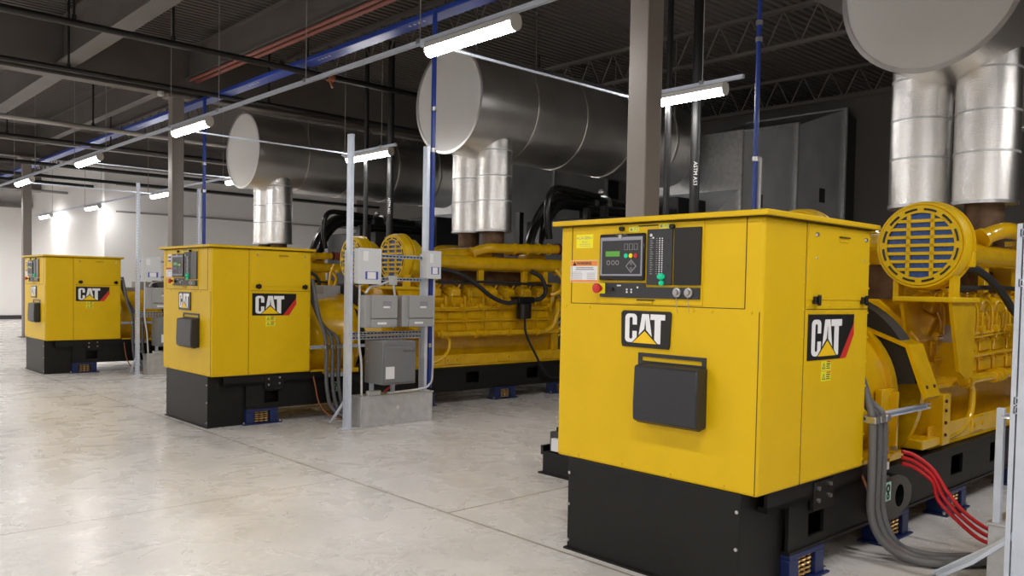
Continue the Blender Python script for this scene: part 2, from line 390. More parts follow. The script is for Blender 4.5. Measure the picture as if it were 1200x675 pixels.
def logo(parent, place, plate_name):
    """place(u,v) maps letter units to (a,b) in the plate plane; returns via axis"""
    axis, n0, sgn, pf = place
    C, A, T, hole, tri_o, tri = cat_letters()
    ex = lambda poly: [pf(*q) for q in poly]
    for nm, poly in (('logo_letter', C), ('logo_letter', A), ('logo_letter', T)):
        MB().prism(ex(poly), axis, n0, n0+sgn*.0015).build(nm, 'logowhite', parent, smooth=False)
    MB().prism(ex(hole), axis, n0, n0+sgn*.002).build('logo_outline', 'logoblk', parent, smooth=False)
    MB().prism(ex(tri_o), axis, n0, n0+sgn*.0025).build('logo_outline', 'logoblk', parent, smooth=False)
    MB().prism(ex(tri), axis, n0, n0+sgn*.0035).build('logo_triangle', 'logoyel', parent, smooth=False)

def make_generator():
    g = empty('generator_set')
    W, D, ZB, ZT = 1.438, 1.237, .587, 2.047
    # --- cabinet
    MB().box(0, D, 0, W, ZB, ZT).build('cabinet_housing', 'yellow', g, bev=.018, seg=3)
    h = bpy.context.scene.objects[-1] if False else None
    lid = MB().box(-.042, D+.042, -.042, W+.042, ZT, ZT+.030).build('cabinet_lid', 'yellow', g, bev=.006)
    MB().box(-.03, D+.03, -.03, W+.03, ZT-.004, ZT+.001).build('lid_gap_shade', 'seam', g)  # dark sheet paints in the shadow of the lid gap
    s = MB()   # panel seams
    for y_ in (1.338, .102): s.box(-.0015, .003, y_-.0025, y_+.0025, 1.565, ZT)
    s.box(-.0015, .003, .014, .018, ZB+.01, 1.55); 
    s.box(-.0015, .003, .102, 1.338, 1.5625, 1.5665)
    s.box(.438, .443, -.0015, .003, ZB+.005, ZT); s.box(.455, 1.222, -.0015, .003, 1.562, 1.566)
    s.build('panel_seam', 'seam', g, smooth=False)
    # rivet heads
    b = MB()
    for y_ in (.2, .55, .9, 1.25): b.cyl((0, y_, .615), (-.006, y_, .615), .009, .006, 8)
    for y_ in (.06, .30, .42, 1.18, 1.38): b.cyl((0, y_, 1.545), (-.006, y_, 1.545), .008, .005, 8)
    for k in range(9): b.cyl((.425, 0, .66+.15*k), (.425, -.005, .66+.15*k), .008, .005, 8)
    for k in range(10): b.cyl((1.225, 0, .64+.15*k), (1.225, -.005, .64+.15*k), .008, .005, 8)
    for k in range(5): b.cyl((.5+.16*k, 0, .61), (.5+.16*k, -.005, .61), .008, .005, 8)
    for x_ in (.48, .72, .96, 1.19):
        for z_ in (1.545, 1.585): b.cyl((x_, 0, z_), (x_, -.005, z_), .008, .005, 8)
    tag(b.build('rivet_heads', 'yellow', g), kind='stuff')
    # control hatch
    hatch = MB().box(-.005, .002, .362, 1.121, 1.572, 2.036).build('control_hatch', 'yellow', g, bev=.002)
    MB().box(-.008, -.004, .682, .812, 1.592, 1.598).box(-.008, -.004, .67, .81, 2.022, 2.028).build('slot', 'ink', hatch)
    MB().box(-.016, -.004, .695, .812, 1.576, 1.590).build('finger_pull', 'yellow', hatch, bev=.003)
    for y_ in (.927, .564):
        MB().cyl((-.004, y_, 2.012), (-.03, y_, 2.012), .014, n=12).build('latch', 'blackgloss', hatch)
    for (a, bb, c, d) in ((.805, .882, 1.993, 2.024), (.592, .662, 2.003, 2.034)):
        st = MB().box(-.0065, -.005, a, bb, c, d).build('caution_sticker', 'stick', hatch)
        text_into(MB(), '\u25B2 AZ', .026, (-.0068, (a+bb)/2, (c+d)/2), (0, -1, 0), (0, 0, 1)).build('sticker_print', 'inkgrey', st, smooth=False, fix=False)
    # main display
    dsp = MB().box(-.026, -.004, .751, 1.092, 1.708, 1.984).build('controller_display', 'blackgloss', hatch, bev=.008)
    def sub(nm, m, *bx, parent=dsp, bev=0): return MB().box(*bx).build(nm, m, parent, bev=bev)
    disp = g
    # annunciator, blank, strip
    ann = MB().box(-.018, -.004, .561, .738, 1.684, 2.002).build('annunciator_panel', 'darkgrey', g, bev=.003)
    MB().box(-.018, -.004, .372, .550, 1.684, 2.004).build('blank_panel', 'logoblk', g, bev=.003)
    strip = MB().prism([(1.09, 1.607), (.375, 1.607), (.375, 1.671), (.748, 1.671), (.748, 1.694), (1.09, 1.694)], 'x', -.016, -.004).build('switch_strip', 'darkgrey', g, bev=.002)
    # display details (reparent display to set so that its details are sub-parts)
    dsp.parent = g
    fr = MB()
    fr.box(-.030, -.025, .762, 1.078, 1.944, 1.964).box(-.030, -.025, .762, 1.078, 1.735, 1.745).box(-.030, -.025, .762, .772, 1.745, 1.944).box(-.030, -.025, 1.066, 1.078, 1.745, 1.944)
    fr.build('frame', 'bezel', dsp)
    MB().box(-.028, -.025, .772, 1.066, 1.745, 1.944).build('faceplate', 'darkgrey', dsp)
    MB().box(-.0295, -.027, .929, 1.038, 1.850, 1.881).build('lcd_screen', 'lcd', dsp)
    for y_, m_ in ((.882, 'greenlamp'), (.846, 'labelyel'), (.810, 'red')):
        MB().cyl((-.027, y_, 1.853), (-.032, y_, 1.853), .0135, n=16).build('button', m_, dsp)
    for y_ in (.882, .846, .810):
        k = MB()
        for a, bb, c, d in ((-.013, .013, .016, .018), (-.013, .013, -.018, -.016), (-.013, -.011, -.018, .018), (.011, .013, -.018, .018)): k.box(-.0295, -.027, y_+a, y_+bb, 1.905+c, 1.905+d)
        k.build('key_outline', 'silk', dsp, smooth=False)
    for y_ in (1.016, .98, .948):
        MB().lathe((-.027, y_, 1.813), (-1, 0, 0), [(0, .014), (.002, .014), (.002, .010), (0, .010)], 14, close=False).build('button_ring', 'silk', dsp)
    dm = [(.843+.040, 1.792), (.843, 1.792+.040), (.843-.040, 1.792), (.843, 1.792-.040)]; di = [((p[0]-.843)*.84+.843, (p[1]-1.792)*.84+1.792) for p in dm]
    k = MB()
    for i in range(4):
        j = (i+1) % 4; k.prism([dm[i], dm[j], di[j], di[i]], 'x', -.0295, -.027)
    k.build('diamond_keypad', 'silk', dsp, smooth=False)
    for a, c in ((0, .016), (0, -.016)):
        MB().lathe((-.027, .843+a, 1.792+c), (-1, 0, 0), [(0, .009), (.002, .009), (.002, .006), (0, .006)], 12, close=False).build('button_ring', 'silk', dsp)
    MB().cyl((-.026, .925, 1.966), (-.036, .925, 1.966), .013, n=12).build('knob', 'steel', dsp)
    # annunciator leds
    for c_ in (.646, .628):
        for k_ in range(17): MB().cyl((-.017, c_, 1.948-k_*.0125), (-.021, c_, 1.948-k_*.0125), .0042, n=8).build('indicator_light', 'ledwhite', ann)
    pr = MB()
    for k_ in range(17):
        zz = 1.948-k_*.0125; wd = .014+.012*((k_*7) % 5)/5
        pr.box(-.0188, -.0178, .715-wd, .715, zz-.002, zz+.002); pr.box(-.0188, -.0178, .672-wd*.6, .672, zz-.0018, zz+.0018)
    tag(pr.build('legend_print', 'silk', ann, smooth=False), kind='stuff')
    MB().cyl((-.017, .708, 1.968), (-.020, .708, 1.968), .009, n=10).build('white_dot', 'ledwhite', ann); MB().cyl((-.017, .693, 1.953), (-.020, .693, 1.953), .006, n=10).build('white_dot', 'ledwhite', ann)
    for z_ in (1.935, 1.79): MB().cyl((-.017, .598, z_), (-.021, .598, z_), .013, n=12).build('push_button', 'darkgrey', ann)
    MB().ball((-.024, .629, 1.732), .024, 16, .75).build('green_lamp', 'greenlamp', ann); MB().ball((-.022, .628, 1.695), .016, 14, 1).build('green_lamp', 'greenlamp', ann)
    # strip controls
    MB().box(-.024, -.015, 1.045, 1.112, 1.628, 1.692).build('stop_button_plate', 'labelyel', strip, bev=.012)
    es = MB().lathe((-.02, 1.078, 1.660), (-1, 0, 0), [(0, .016), (.03, .016), (.032, .030), (.046, .030), (.052, .022)], 20).build('emergency_stop', 'red', strip); es['label'] = 'red mushroom stop button'
    for y_ in (.518, .441):
        kn = MB().lathe((-.015, y_, 1.643), (-1, 0, 0), [(0, .027), (.012, .027), (.014, .017), (.028, .015)], 18).build('key_lock', 'knob', strip)
    MB().cyl((-.015, .99, 1.655), (-.028, .99, 1.655), .012, n=12).build('toggle_switch', 'blackgloss', strip)
    for y_, z_ in ((.878, 1.655), (.878, 1.640), (.845, 1.655), (.845, 1.640), (.80, 1.668)):
        MB().cyl((-.015, y_, z_), (-.019, y_, z_), .006, n=8).build('white_dot', 'ledwhite', strip)
    MB().box(-.0175, -.0155, .925, .955, 1.674, 1.682).build('name_strip', 'ledwhite', strip)
    # thin seams of key chains
    MB().tube([(-.03, .518, 1.62), (-.02, .522, 1.58), (-.01, .52, 1.53)], .0015, 5, 3).build('key_chain', 'knob', strip)
    MB().tube([(-.03, .441, 1.62), (-.02, .443, 1.58), (-.01, .44, 1.53)], .0015, 5, 3).build('key_chain', 'knob', strip)
    # warning label
    wl = MB().box(-.0015, .001, 1.122, 1.349, 1.694, 1.831).build('warning_label', 'white', g)
    MB().box(-.0022, -.001, 1.124, 1.347, 1.796, 1.829).box(-.0022, -.001, 1.124, 1.347, 1.696, 1.709).build('label_band', 'orange', wl)
    tx = MB().prism([(1.33, 1.799), (1.298, 1.799), (1.314, 1.824)], 'x', -.003, -.001)
    text_into(tx, 'WARNING', .026, (-.003, 1.235, 1.812), (0, -1, 0), (0, 0, 1), bold=.0006)
    tx.build('label_heading', 'ink', wl, smooth=False, fix=False)
    tl = MB()
    for k_, (a, bb) in enumerate(((1.16, 1.30), (1.155, 1.305))): tl.box(-.0024, -.0012, a, bb, 1.783-k_*.011, 1.788-k_*.011)
    tl.build('label_text_lines', 'inkgrey', wl, smooth=False)
    tl = MB()
    for k_ in range(6): tl.box(-.0024, -.0012, 1.255-.004*(k_ % 3), 1.335, 1.757-k_*.0085, 1.759-k_*.0085); tl.box(-.0024, -.0012, 1.14+.006*(k_ % 2), 1.21, 1.751-k_*.0085, 1.753-k_*.0085)
    tl.build('label_small_print', 'silk', wl, smooth=False)
    # identification label (only on the nearest set)
    il = MB().box(-.0015, .001, 1.165, 1.304, 1.907, 1.991).build('name_label', 'labelyel', g)
    tx = text_into(MB(), 'ACA-GEN-1', .0255, (-.002, 1.2345, 1.969), (0, -1, 0), (0, 0, 1)); text_into(tx, '480 VOLT', .0115, (-.002, 1.2345, 1.944), (0, -1, 0), (0, 0, 1))
    tx.build('label_lettering', 'inkgrey', il, smooth=False, fix=False)
    MB().box(-.002, -.001, 1.19, 1.28, 1.930, 1.9325).box(-.002, -.001, 1.185, 1.275, 1.918, 1.920).build('label_rule', 'silk', il)
    # front logo plaque
    pl = MB().prism([(.917, 1.340), (.910, 1.320), (.575, 1.320), (.569, 1.340), (.562, 1.520), (.572, 1.533), (.905, 1.533), (.922, 1.520)], 'x', -.012, .001).build('front_logo_plaque', 'logoblk', g, bev=.003)
    logo(pl, ('x', -.0115, -1, lambda u_, v_: (.888-u_/1.36*.288, 1.347+v_*.168)), '')
    # document box
    dbx = MB().prism([(-.0, .905), (-.06, .893), (-.105, .915), (-.108, 1.0), (-.100, 1.215), (-.09, 1.226), (0, 1.236)], 'y', .315, .748).build('document_box', 'plastic', g, bev=.012, seg=3)
    MB().box(-.008, 0, .327, .790, .900, 1.245).box(-.008, 0, .327, .790, 1.270, 1.290).box(-.008, 0, .327, .352, 1.245, 1.270).box(-.008, 0, .765, .79, 1.245, 1.27).build('back_plate', 'plastic', dbx)
    # --- side
    dr = MB().box(.458, 1.215, -.005, .002, 1.616, 2.036).build('access_door', 'yellow', g, bev=.002)
    for x_ in (.554, 1.148):
        MB().box(x_-.032, x_+.032, -.024, .0, 1.594, 1.636).box(x_-.012, x_+.012, -.034, -.02, 1.585, 1.645).build('latch', 'blackgloss', dr, bev=.003)
    MB().box(.815, .925, -.010, -.004, 1.950, 1.982).build('pull_handle', 'yellow', dr, bev=.003)
    MB().box(.81, .93, -.018, -.004, 1.976, 1.983).build('handle_lip', 'seam', dr)
    for x_, z_ in ((.544, 1.98), (1.155, 1.98)):
        MB().cyl((x_, -.004, z_), (x_, -.016, z_), .014, .010, 12).build('fastener', 'steel', dr)
    for x_, z_ in ((.548, 1.851), (1.147, 1.854)): MB().cyl((x_, -.004, z_), (x_, -.010, z_), .008, .006, 10).build('fastener', 'steel', dr)
    sp = MB().prism([(.481, 1.278), (.867, 1.277), (1.036, 1.482), (1.039, 1.533), (.481, 1.536)], 'y', -.004, .001).build('side_logo_plaque', 'logoblk', g, smooth=False)
    MB().prism([(.867, 1.277), (.944, 1.277), (1.041, 1.413), (1.037, 1.482)], 'y', -.0042, .001).build('logo_stripe', 'logored', sp, smooth=False)
    logo(sp, ('y', -.0038, -1, lambda u_, v_: (.520+u_/1.36*.360, 1.300+v_*.206)), '')
    for z0 in (1.213, 1.152):
        st = MB().box(.65, .768, -.0012, .001, z0, z0+.056).build('hazard_sticker', 'stick', g)
        MB().prism([(.664, z0+.010), (.700, z0+.010), (.682, z0+.046)], 'y', -.0018, 0).build('sticker_triangle', 'ink', st, smooth=False)
        MB().prism([(.672, z0+.014), (.692, z0+.014), (.682, z0+.036)], 'y', -.0022, 0).build('sticker_symbol', 'stick', st, smooth=False)
        MB().box(.712, .756, -.0018, 0, z0+.034, z0+.040).box(.712, .75, -.0018, 0, z0+.022, z0+.027).box(.712, .756, -.0018, 0, z0+.010, z0+.015).build('sticker_print', 'ink', st)
        MB().box(.715, .762, -.0018, 0, z0+.047, z0+.054).build('sticker_band', 'logored', st)
    # --- black plinth
    pn = MB().box(.004, .46, .0986, 1.338, .0, ZB).build('base_plinth', 'black', g, bev=.006)
    for y_ in (.115, 1.322):
        for z_ in (.06, .29, .49): MB().cyl((.004, y_, z_), (-.004, y_, z_), .010, n=10).build('bolt', 'steel', pn)
    MB().box(-.012, .02, .085, 1.352, 0, .012).build('foot_flange', 'black', pn)
    MB().box(.15, 1.24, .012, 1.425, ZB-.008, ZB+.002).build('cabinet_floor', 'black', g)
    MB().box(.16, 1.42, .03, .09, .47, .50).box(.16, 1.42, .03, .05, .47, ZB-.01).build('cabinet_bracket', 'black', g)
    MB().box(.66, .90, .02, .05, .40, .57).build('bracket_plate', 'black', g, bev=.004)
    for x_, z_ in ((.70, .46), (.84, .47), (.70, .53), (.84, .54)): MB().cyl((x_, .02, z_), (x_, .006, z_), .013, n=10).build('bolt', 'steel', g)
    # --- skid rails
    def rail(y0, y1, ys):
        m = MB(); holes = [(.665, .852, .245, .38), (2.88, 3.12, .29, .44), (3.75, 4.0, .28, .44), (4.95, 5.2, .28, .44)]
        x = .44; z0, z1 = .19, .50; ya = y0 if ys < 0 else y1-.02; yb = ya+.02
        for a, bb, c, d in holes:
            m.box(x, a, ya, yb, z0, z1); m.box(a, bb, ya, yb, z0, c); m.box(a, bb, ya, yb, d, z1); x = bb
        m.box(x, 6.25, ya, yb, z0, z1); m.box(.44, 6.25, y0-.01, y1+.01, z0-.012, z0+.006); m.box(.44, 6.25, y0-.01, y1+.01, z1-.006, z1+.012)
        return m
    rail(.055, .20, -1).build('skid_rail', 'black', g, smooth=False); rail(1.24, 1.385, 1).build('skid_rail', 'black', g, smooth=False)
    MB().box(.50, 6.2, .21, .23, .18, .49).build('skid_web', 'black', g)
    for x_ in (.55, 1.7, 2.7, 3.6, 4.6, 5.6): MB().box(x_, x_+.12, .18, 1.26, .22, .47).build('cross_member', 'black', g)
    # --- spring isolators
    for x_ in (.64, 1.87, 2.98, 4.52, 5.72):
        iso = MB().box(x_-.24, x_+.24, .02, .20, 0, .014).box(x_-.20, x_-.10, .04, .19, .014, .150).box(x_+.10, x_+.20, .04, .19, .014, .150).box(x_-.20, x_+.20, .04, .19, .150, .178).box(x_-.1, x_+.1, .15, .19, .014, .15).build('vibration_isolator', 'isoblue', g, bev=.004)
        for dx in (-.062, 0, .062):
            pts = [(x_+dx+.026*cos(t*2*pi/10), .085+.026*sin(t*2*pi/10), .016+.134*t/50) for t in range(51)]
            MB().tube(pts, .0075, 6, 0).build('spring', 'spring', iso)
        for dx in (-.225, .225): MB().cyl((x_+dx, .05, .014), (x_+dx, .05, .034), .012, n=8).build('anchor_bolt', 'steel', iso)
    # --- lifting eye with tag
    lp = [(1.50, .24), (1.50, .475), (1.72, .475), (1.86, .44), (1.95, .37), (1.96, .30), (1.90, .235), (1.76, .20), (1.56, .20)]
    hole = [(1.76+.07*cos(2*pi*i/14), .33+.075*sin(2*pi*i/14)) for i in range(14)]
    e = MB(); outer = []
    # ring plate built as a fan of quads between outline and hole
    K = 28
    def at_out(a):
        best = None
        cx, cz = 1.76, .33; dx, dz = cos(a), sin(a)
        for i in range(len(lp)):
            (x1, z1), (x2, z2) = lp[i], lp[(i+1) % len(lp)]
            den = dx*(z2-z1)-dz*(x2-x1)
            if abs(den) < 1e-9: continue
            t = ((x1-cx)*(z2-z1)-(z1-cz)*(x2-x1))/den; q = ((x1-cx)*dz-(z1-cz)*dx)/den
            if t > 0 and -1e-6 <= q <= 1+1e-6: best = t if best is None else min(best, t)
        return (cx+dx*best, cz+dz*best)
    vs = []; fs = []
    for i in range(K):
        a = 2*pi*i/K; o_ = at_out(a); h_ = (1.76+.07*cos(a), .33+.075*sin(a))
        vs += [(o_[0], -.018, o_[1]), (o_[0], .05, o_[1]), (h_[0], -.018, h_[1]), (h_[0], .05, h_[1])]
    for i in range(K):
        a, bq = 4*i, 4*((i+1) % K)
        fs += [(a, bq, bq+2, a+2), (a+1, a+3, bq+3, bq+1), (a, a+1, bq+1, bq), (a+2, bq+2, bq+3, a+3)]
    le = e.add(vs, fs).build('lifting_eye', 'blackgloss', g)
    MB().box(1.52, 1.61, -.022, -.018, .325, .445).build('lifting_tag', 'mint', le)
    MB().lathe((1.565, -.022, .405), (0, -1, 0), [(0, .03), (.002, .03), (.002, .014), (0, .014)], 16, close=False).lathe((1.565, -.022, .355), (0, -1, 0), [(0, .022), (.002, .022), (.002, .010), (0, .010)], 16, close=False).build('hook_symbol', 'ink', le)
    MB().box(1.48, 1.72, .04, .046, .50, .575).build('rating_plate', 'white', g)
    # --- alternator
    AX = (1.2, .72, .95)
    MB().lathe((1.26, .72, .95), (1, 0, 0), [(0, .50), (0, .545), (.06, .56), (.68, .56), (.68, .60), (.76, .60), (.76, .5)], 56).build('alternator', 'yengine', g)
    MB().box(1.26, 1.95, .04, 1.40, .545, .60).build('alternator_foot', 'yengine', g, bev=.006)
    MB().prism([(.06, .60), (.06, 1.0), (.20, 1.0), (.34, .60)], 'x', 1.86, 1.89).build('alternator_gusset', 'yengine', g)
    cb = MB().box(1.72, 1.95, .10, .15, .72, 1.02).build('alternator_cover', 'yengine', g, bev=.006)
    for x_ in (1.65, 1.78): MB().cyl((x_, .06, .63), (x_, .02, .63), .018, n=8).build('foot_bolt', 'steel', g)
    # terminal box on top of alternator
    MB().box(1.74, 2.0, .58, .98, 1.40, 1.64).build('terminal_box', 'enclosure', g, bev=.01)
    MB().box(1.45, 1.74, .5, .98, 1.38, 1.53).build('terminal_cover', 'enclosure', g, bev=.01)
    # guard band
    gp = [(-.075, .965), (.055, 1.315), (.38, 1.435), (.72, 1.52)]
    mb = MB()
    out = gp; inn = [(y_+.02, z_-.02) for y_, z_ in gp]
    mb.prism(out+inn[::-1], 'x', 2.0, 2.25)
    gd = mb.build('coupling_guard', 'yengine', g, smooth=False)
    for x_ in (2.06, 2.19): MB().cyl((x_, -.03, 1.03), (x_, -.06, 1.03), .012, n=8).build('guard_bolt', 'seam', gd)
    MB().lathe((1.96, .72, .95), (1, 0, 0), [(0, .4), (.34, .4)], 32).build('coupling_drum', 'blackgloss', g)
    arc_ = lambda r_, a0, a1: [(.72+r_*cos(radians(a0+(a1-a0)*i/14)), .95+r_*sin(radians(a0+(a1-a0)*i/14))) for i in range(15)]
    MB().prism(arc_(.715, 92, 172)+arc_(.50, 172, 92), 'x', 2.03, 2.2).build('coupling_shade', 'rubber', g, smooth=False)  # black fill stands in for the shaded interior between guard and drum
    MB().lathe((2.26, .72, .95), (1, 0, 0), [(0, .5), (0, .66), (.06, .66), (.06, .60), (.30, .58), (.30, .5)], 48).build('flywheel_housing', 'yengine', g)
    mp = MB().box(2.62, 2.76, .03, .30, .55, .93).box(2.30, 2.62, .05, .3, .55, .62).build('engine_mount', 'yengine', g, bev=.008)
    for z_ in (.63, .72, .81, .88): MB().cyl((2.655, .03, z_), (2.655, .018, z_), .012, n=8).build('mount_bolt', 'seam', mp)
    # --- engine
    MB().prism([(.38, .515), (1.06, .515), (1.10, .62), (1.10, .95), (.34, .95), (.34, .62)], 'x', 2.60, 5.75).build('oil_pan', 'yengine', g, bev=.012)
    for s_ in (-1, 1):
        er = MB().box(2.55, 5.82, .72+s_*.62, .72+s_*.40, .515, .54).box(2.55, 5.82, .72+s_*.62, .72+s_*.60, .54, .69).build('engine_rail', 'yengine', g, bev=.006)
        for x_ in (3.4, 4.4, 5.3):
            MB().box(x_, x_+.26, .72+s_*.60, .72+s_*.635, .56, .68).build('rail_plate', 'yengine', er, bev=.006)
            for dx in (.04, .22): MB().cyl((x_+dx, .72+s_*.63, .62), (x_+dx, .72+s_*.65, .62), .016, n=8).build('rail_bolt', 'yengine', er)
        MB().box(2.62, 5.70, .72+s_*.52, .72+s_*.36, .93, .965).build('pan_flange', 'yengine', g)
    MB().prism([(.22, .95), (1.22, .95), (1.22, 1.32), (1.05, 1.50), (.90, 1.62), (.54, 1.62), (.39, 1.50), (.22, 1.32)], 'x', 2.62, 5.70).build('engine_block', 'yengine', g, bev=.012)
    for k in range(8):
        x0 = 2.78+.355*k
        for side in (-1, 1):
            Y = lambda t: .72+side*t
            cv = MB().box(x0+.02, x0+.30, Y(.50), Y(.525), 1.02, 1.15).build('crankcase_cover', 'yengine', g, bev=.012)
            MB().box(x0+.03, x0+.29, Y(.50), Y(.520), 1.19, 1.31).build('camshaft_cover', 'yengine', g, bev=.012)
            # cylinder head, tilted outwards
            c0 = Vector((x0+.16, Y(.36), 1.44)); d = Vector((0, side*.42, .9)).normalized(); a = Vector((1, 0, 0)); n_ = d.cross(a)
            def obox(c, ha, hn, h0, h1, tp=1.0):
                vs = []
                for hh, sc_ in ((h0, 1), (h1, tp)):
                    for sa, sn in ((-1, -1), (1, -1), (1, 1), (-1, 1)): vs.append(c+d*hh+a*(sa*ha*sc_)+n_*(sn*hn*sc_))
                return MB().add(vs, [(0, 3, 2, 1), (4, 5, 6, 7), (0, 1, 5, 4), (1, 2, 6, 5), (2, 3, 7, 6), (3, 0, 4, 7)])
            hd = obox(c0, .135, .15, -.06, .12).build('cylinder_head', 'yengine', g, bev=.015)
            obox(c0, .12, .115, .12, .24, .82).build('valve_cover', 'yengine', hd, bev=.035, seg=3)
            MB().cyl(c0+d*.235, c0+d*.26, .022, n=8).build('cover_bolt', 'yengine', hd)
            if side < 0:
                for zc_, hh_ in ((1.085, .045), (1.25, .04)):
                    for dx in (.05, .27): MB().cyl((x0+dx, Y(.525), zc_+hh_), (x0+dx, Y(.54), zc_+hh_), .011, n=7).build('cover_bolt', 'yengine', cv)
                MB().box(x0+.30, x0+.335, Y(.56), Y(.44), 1.30, 1.52).build('lifter_guide', 'yengine', hd, bev=.008)
                MB().tube([(x0+.10, Y(.50), 1.62), (x0+.05, Y(.585), 1.58), (x0+.04, Y(.60), 1.47), (x0+.10, Y(.575), 1.36)], .010, 6, 4).build('injector_line', 'yengine', hd)
                MB().cyl((x0+.22, Y(.50), 1.385), (x0+.22, Y(.60), 1.385), .035, n=10).build('sensor_plug', 'yengine', hd)
            MB().tube([c0+d*.10-n_*side*.0+Vector((-.13, side*.15, 0)), c0+d*.02+Vector((-.10, side*.20, -.02)), c0+d*-.10+Vector((-.02, side*.20, -.05)), c0+d*-.2+Vector((.03, side*.17, -.04))], .011, 6, 4).build('fuel_line', 'yengine', hd)
            if side < 0:
                MB().tube([c0+d*.22+Vector((.05, -.06, 0)), c0+d*.27+Vector((.10, -.02, 0)), c0+d*.22+Vector((.16, .03, .02))], .013, 6, 4).build('coolant_link', 'yengine', hd)
    for side in (-1, 1):
        Y = .72+side*.42
        MB().tube([(2.85, Y, 2.0), (3.2, Y, 2.0), (5.72, Y, 2.02), (5.84, Y, 1.99), (5.88, Y+side*.02, 1.90)], .105, 24, 3).build('intake_manifold', 'yengine', g)
        Y2 = .72+side*.56
        w = MB().tube([(4.02, Y2-.10*side, 2.16), (4.10, Y2-.05*side, 2.20), (4.25, Y2, 2.235), (4.6, Y2, 2.245), (5.66, Y2, 2.28)], .072, 20, 5).build('coolant_pipe', 'yengine', g)
        MB().lathe((4.00, Y2-.11*side, 2.15), (.6, .3*side, .3), [(0, .09), (.03, .09)], 16).build('pipe_flange', 'yengine', w)
        for x_ in (4.72, 4.98, 5.24, 5.48): MB().lathe((x_, Y2, 2.24+(x_-4.58)*.037), (1, 0, 0), [(0, .072), (0, .088), (.035, .088), (.035, .072)], 20).build('pipe_coupling', 'yengine', w)
        hs = MB().cyl((5.66, Y2, 2.28), (5.92, Y2, 2.285), .085, n=20).build('rubber_hose', 'hose', g); hs['label'] = 'brick red hose'
        for x_ in (5.68, 5.88): MB().lathe((x_, Y2, 2.283), (1, 0, 0), [(0, .086), (0, .092), (.03, .092), (.03, .086)], 20).build('hose_clamp', 'blackgloss', hs)
        # manifold legs
        for x_ in (3.3, 4.15, 5.05, 5.5): MB().box(x_, x_+.10, Y-.03, Y+.03, 1.50, 1.93).build('manifold_bracket', 'yengine', g, bev=.008)
        Yp = .72+side*.60
        lp_ = MB().tube([(3.25, Yp, .985), (5.5, Yp, .985), (5.68, Yp, .98)], .042, 14, 0).build('oil_line', 'yengine', g)
        for x_ in (3.3, 3.95, 4.1, 4.6, 5.2): MB().lathe((x_, Yp, .985), (1, 0, 0), [(0, .04), (0, .062), (.05, .062), (.05, .04)], 14).build('pipe_coupling', 'yengine', lp_)
        MB().tube([(3.40, Yp, .97), (3.50, Yp-.01*side, .88), (3.45, Yp, .72), (3.25, Yp, .60), (2.9, Yp, .56)], .028, 10, 6).build('drain_hose', 'yengine', g)
    for zz, rr in ((1.36, .018), (1.17, .014), (1.33, .012)): MB().tube([(2.8, .165, zz), (3.6, .160, zz-.01), (4.4, .165, zz+.01), (5.5, .165, zz)], rr, 8, 3).build('fuel_rail', 'yengine', g)
    MB().box(3.0, 5.6, .56, .88, 1.60, 1.90).build('aftercooler', 'rustshade', g, bev=.02)  # dark brown puts the shade below the manifold into the colour
    MB().box(3.05, 3.4, .40, 1.04, 1.62, 2.05).build('turbo_housing', 'yengine', g, bev=.03)
    for y_ in (.43, 1.01):
        MB().lathe((4.55, y_, 2.02), (0, 0, 1), [(0, .19), (.18, .17), (.22, .2), (.25, .2)], 28).build('turbocharger', 'rustshade', g)
        MB().tube([(3.0, y_-.1 if y_ < .7 else y_+.1, 2.03), (3.4, y_, 2.06), (3.9, y_, 2.1), (4.45, y_, 2.12)], .13, 20, 4).build('air_inlet_pipe', 'yengine', g)
    # front end
    MB().box(5.70, 5.86, .25, 1.19, .55, 1.75).build('gear_case', 'yengine', g, bev=.03)
    MB().lathe((5.86, .72, .85), (1, 0, 0), [(0, .22), (.10, .22), (.12, .1)], 32).build('crank_damper', 'blackgloss', g)
    MB().tube([(5.86, .40, 1.0), (5.98, .32, 1.02), (6.0, .26, 1.2), (5.92, .22, 1.38)], .06, 14, 6).build('water_pump_pipe', 'yengine', g)
    for k in range(5): MB().tube([(5.78, .20, .9+.1*k), (5.90, .14-.02*(k % 2), 1.0+.12*k), (5.86, .16, 1.2+.1*k), (5.75, .2, 1.45+.05*k)], .014+.006*(k % 2), 8, 5).build('front_tube', 'yengine' if k != 2 else 'steel', g)
    MB().box(5.30, 5.62, .33, .67, 1.75, 2.20).build('thermostat_housing', 'yengine', g, bev=.03)
    MB().tube([(5.62, .22, 1.55), (5.72, .12, 1.62), (5.76, .10, 1.80), (5.70, .2, 1.95)], .035, 10, 5).build('front_tube', 'yengine', g)
    MB().tube([(5.40, .12, .98), (5.52, .06, 1.08), (5.60, .05, 1.28), (5.66, .10, 1.40), (5.72, .18, 1.44)], .045, 12, 5).build('water_pump_pipe', 'yengine', g)
    wh = MB().tube([(2.9, .20, 1.74), (3.4, .17, 1.72), (4.2, .18, 1.735), (5.0, .17, 1.72), (5.6, .2, 1.70)], .02, 8, 4).build('gap_shade_strip', 'rubber', g)  # black strip stands in for shade in the gap under the manifold
    # fuel filter with black hoses
    ff = MB().cyl((4.88, .06, 1.19), (4.88, .06, 1.42), .115, n=20).build('fuel_filter', 'blackgloss', g, bev=.01)
    MB().box(4.72, 5.05, -.0, .20, 1.42, 1.52).build('filter_head', 'blackgloss', ff, bev=.012)
    MB().tube([(4.74, .06, 1.46), (4.5, .03, 1.43), (4.2, .04, 1.52), (3.9, .08, 1.72), (3.6, .14, 1.86), (3.35, .2, 1.90)], .032, 10, 6).build('black_hose', 'rubber', g)
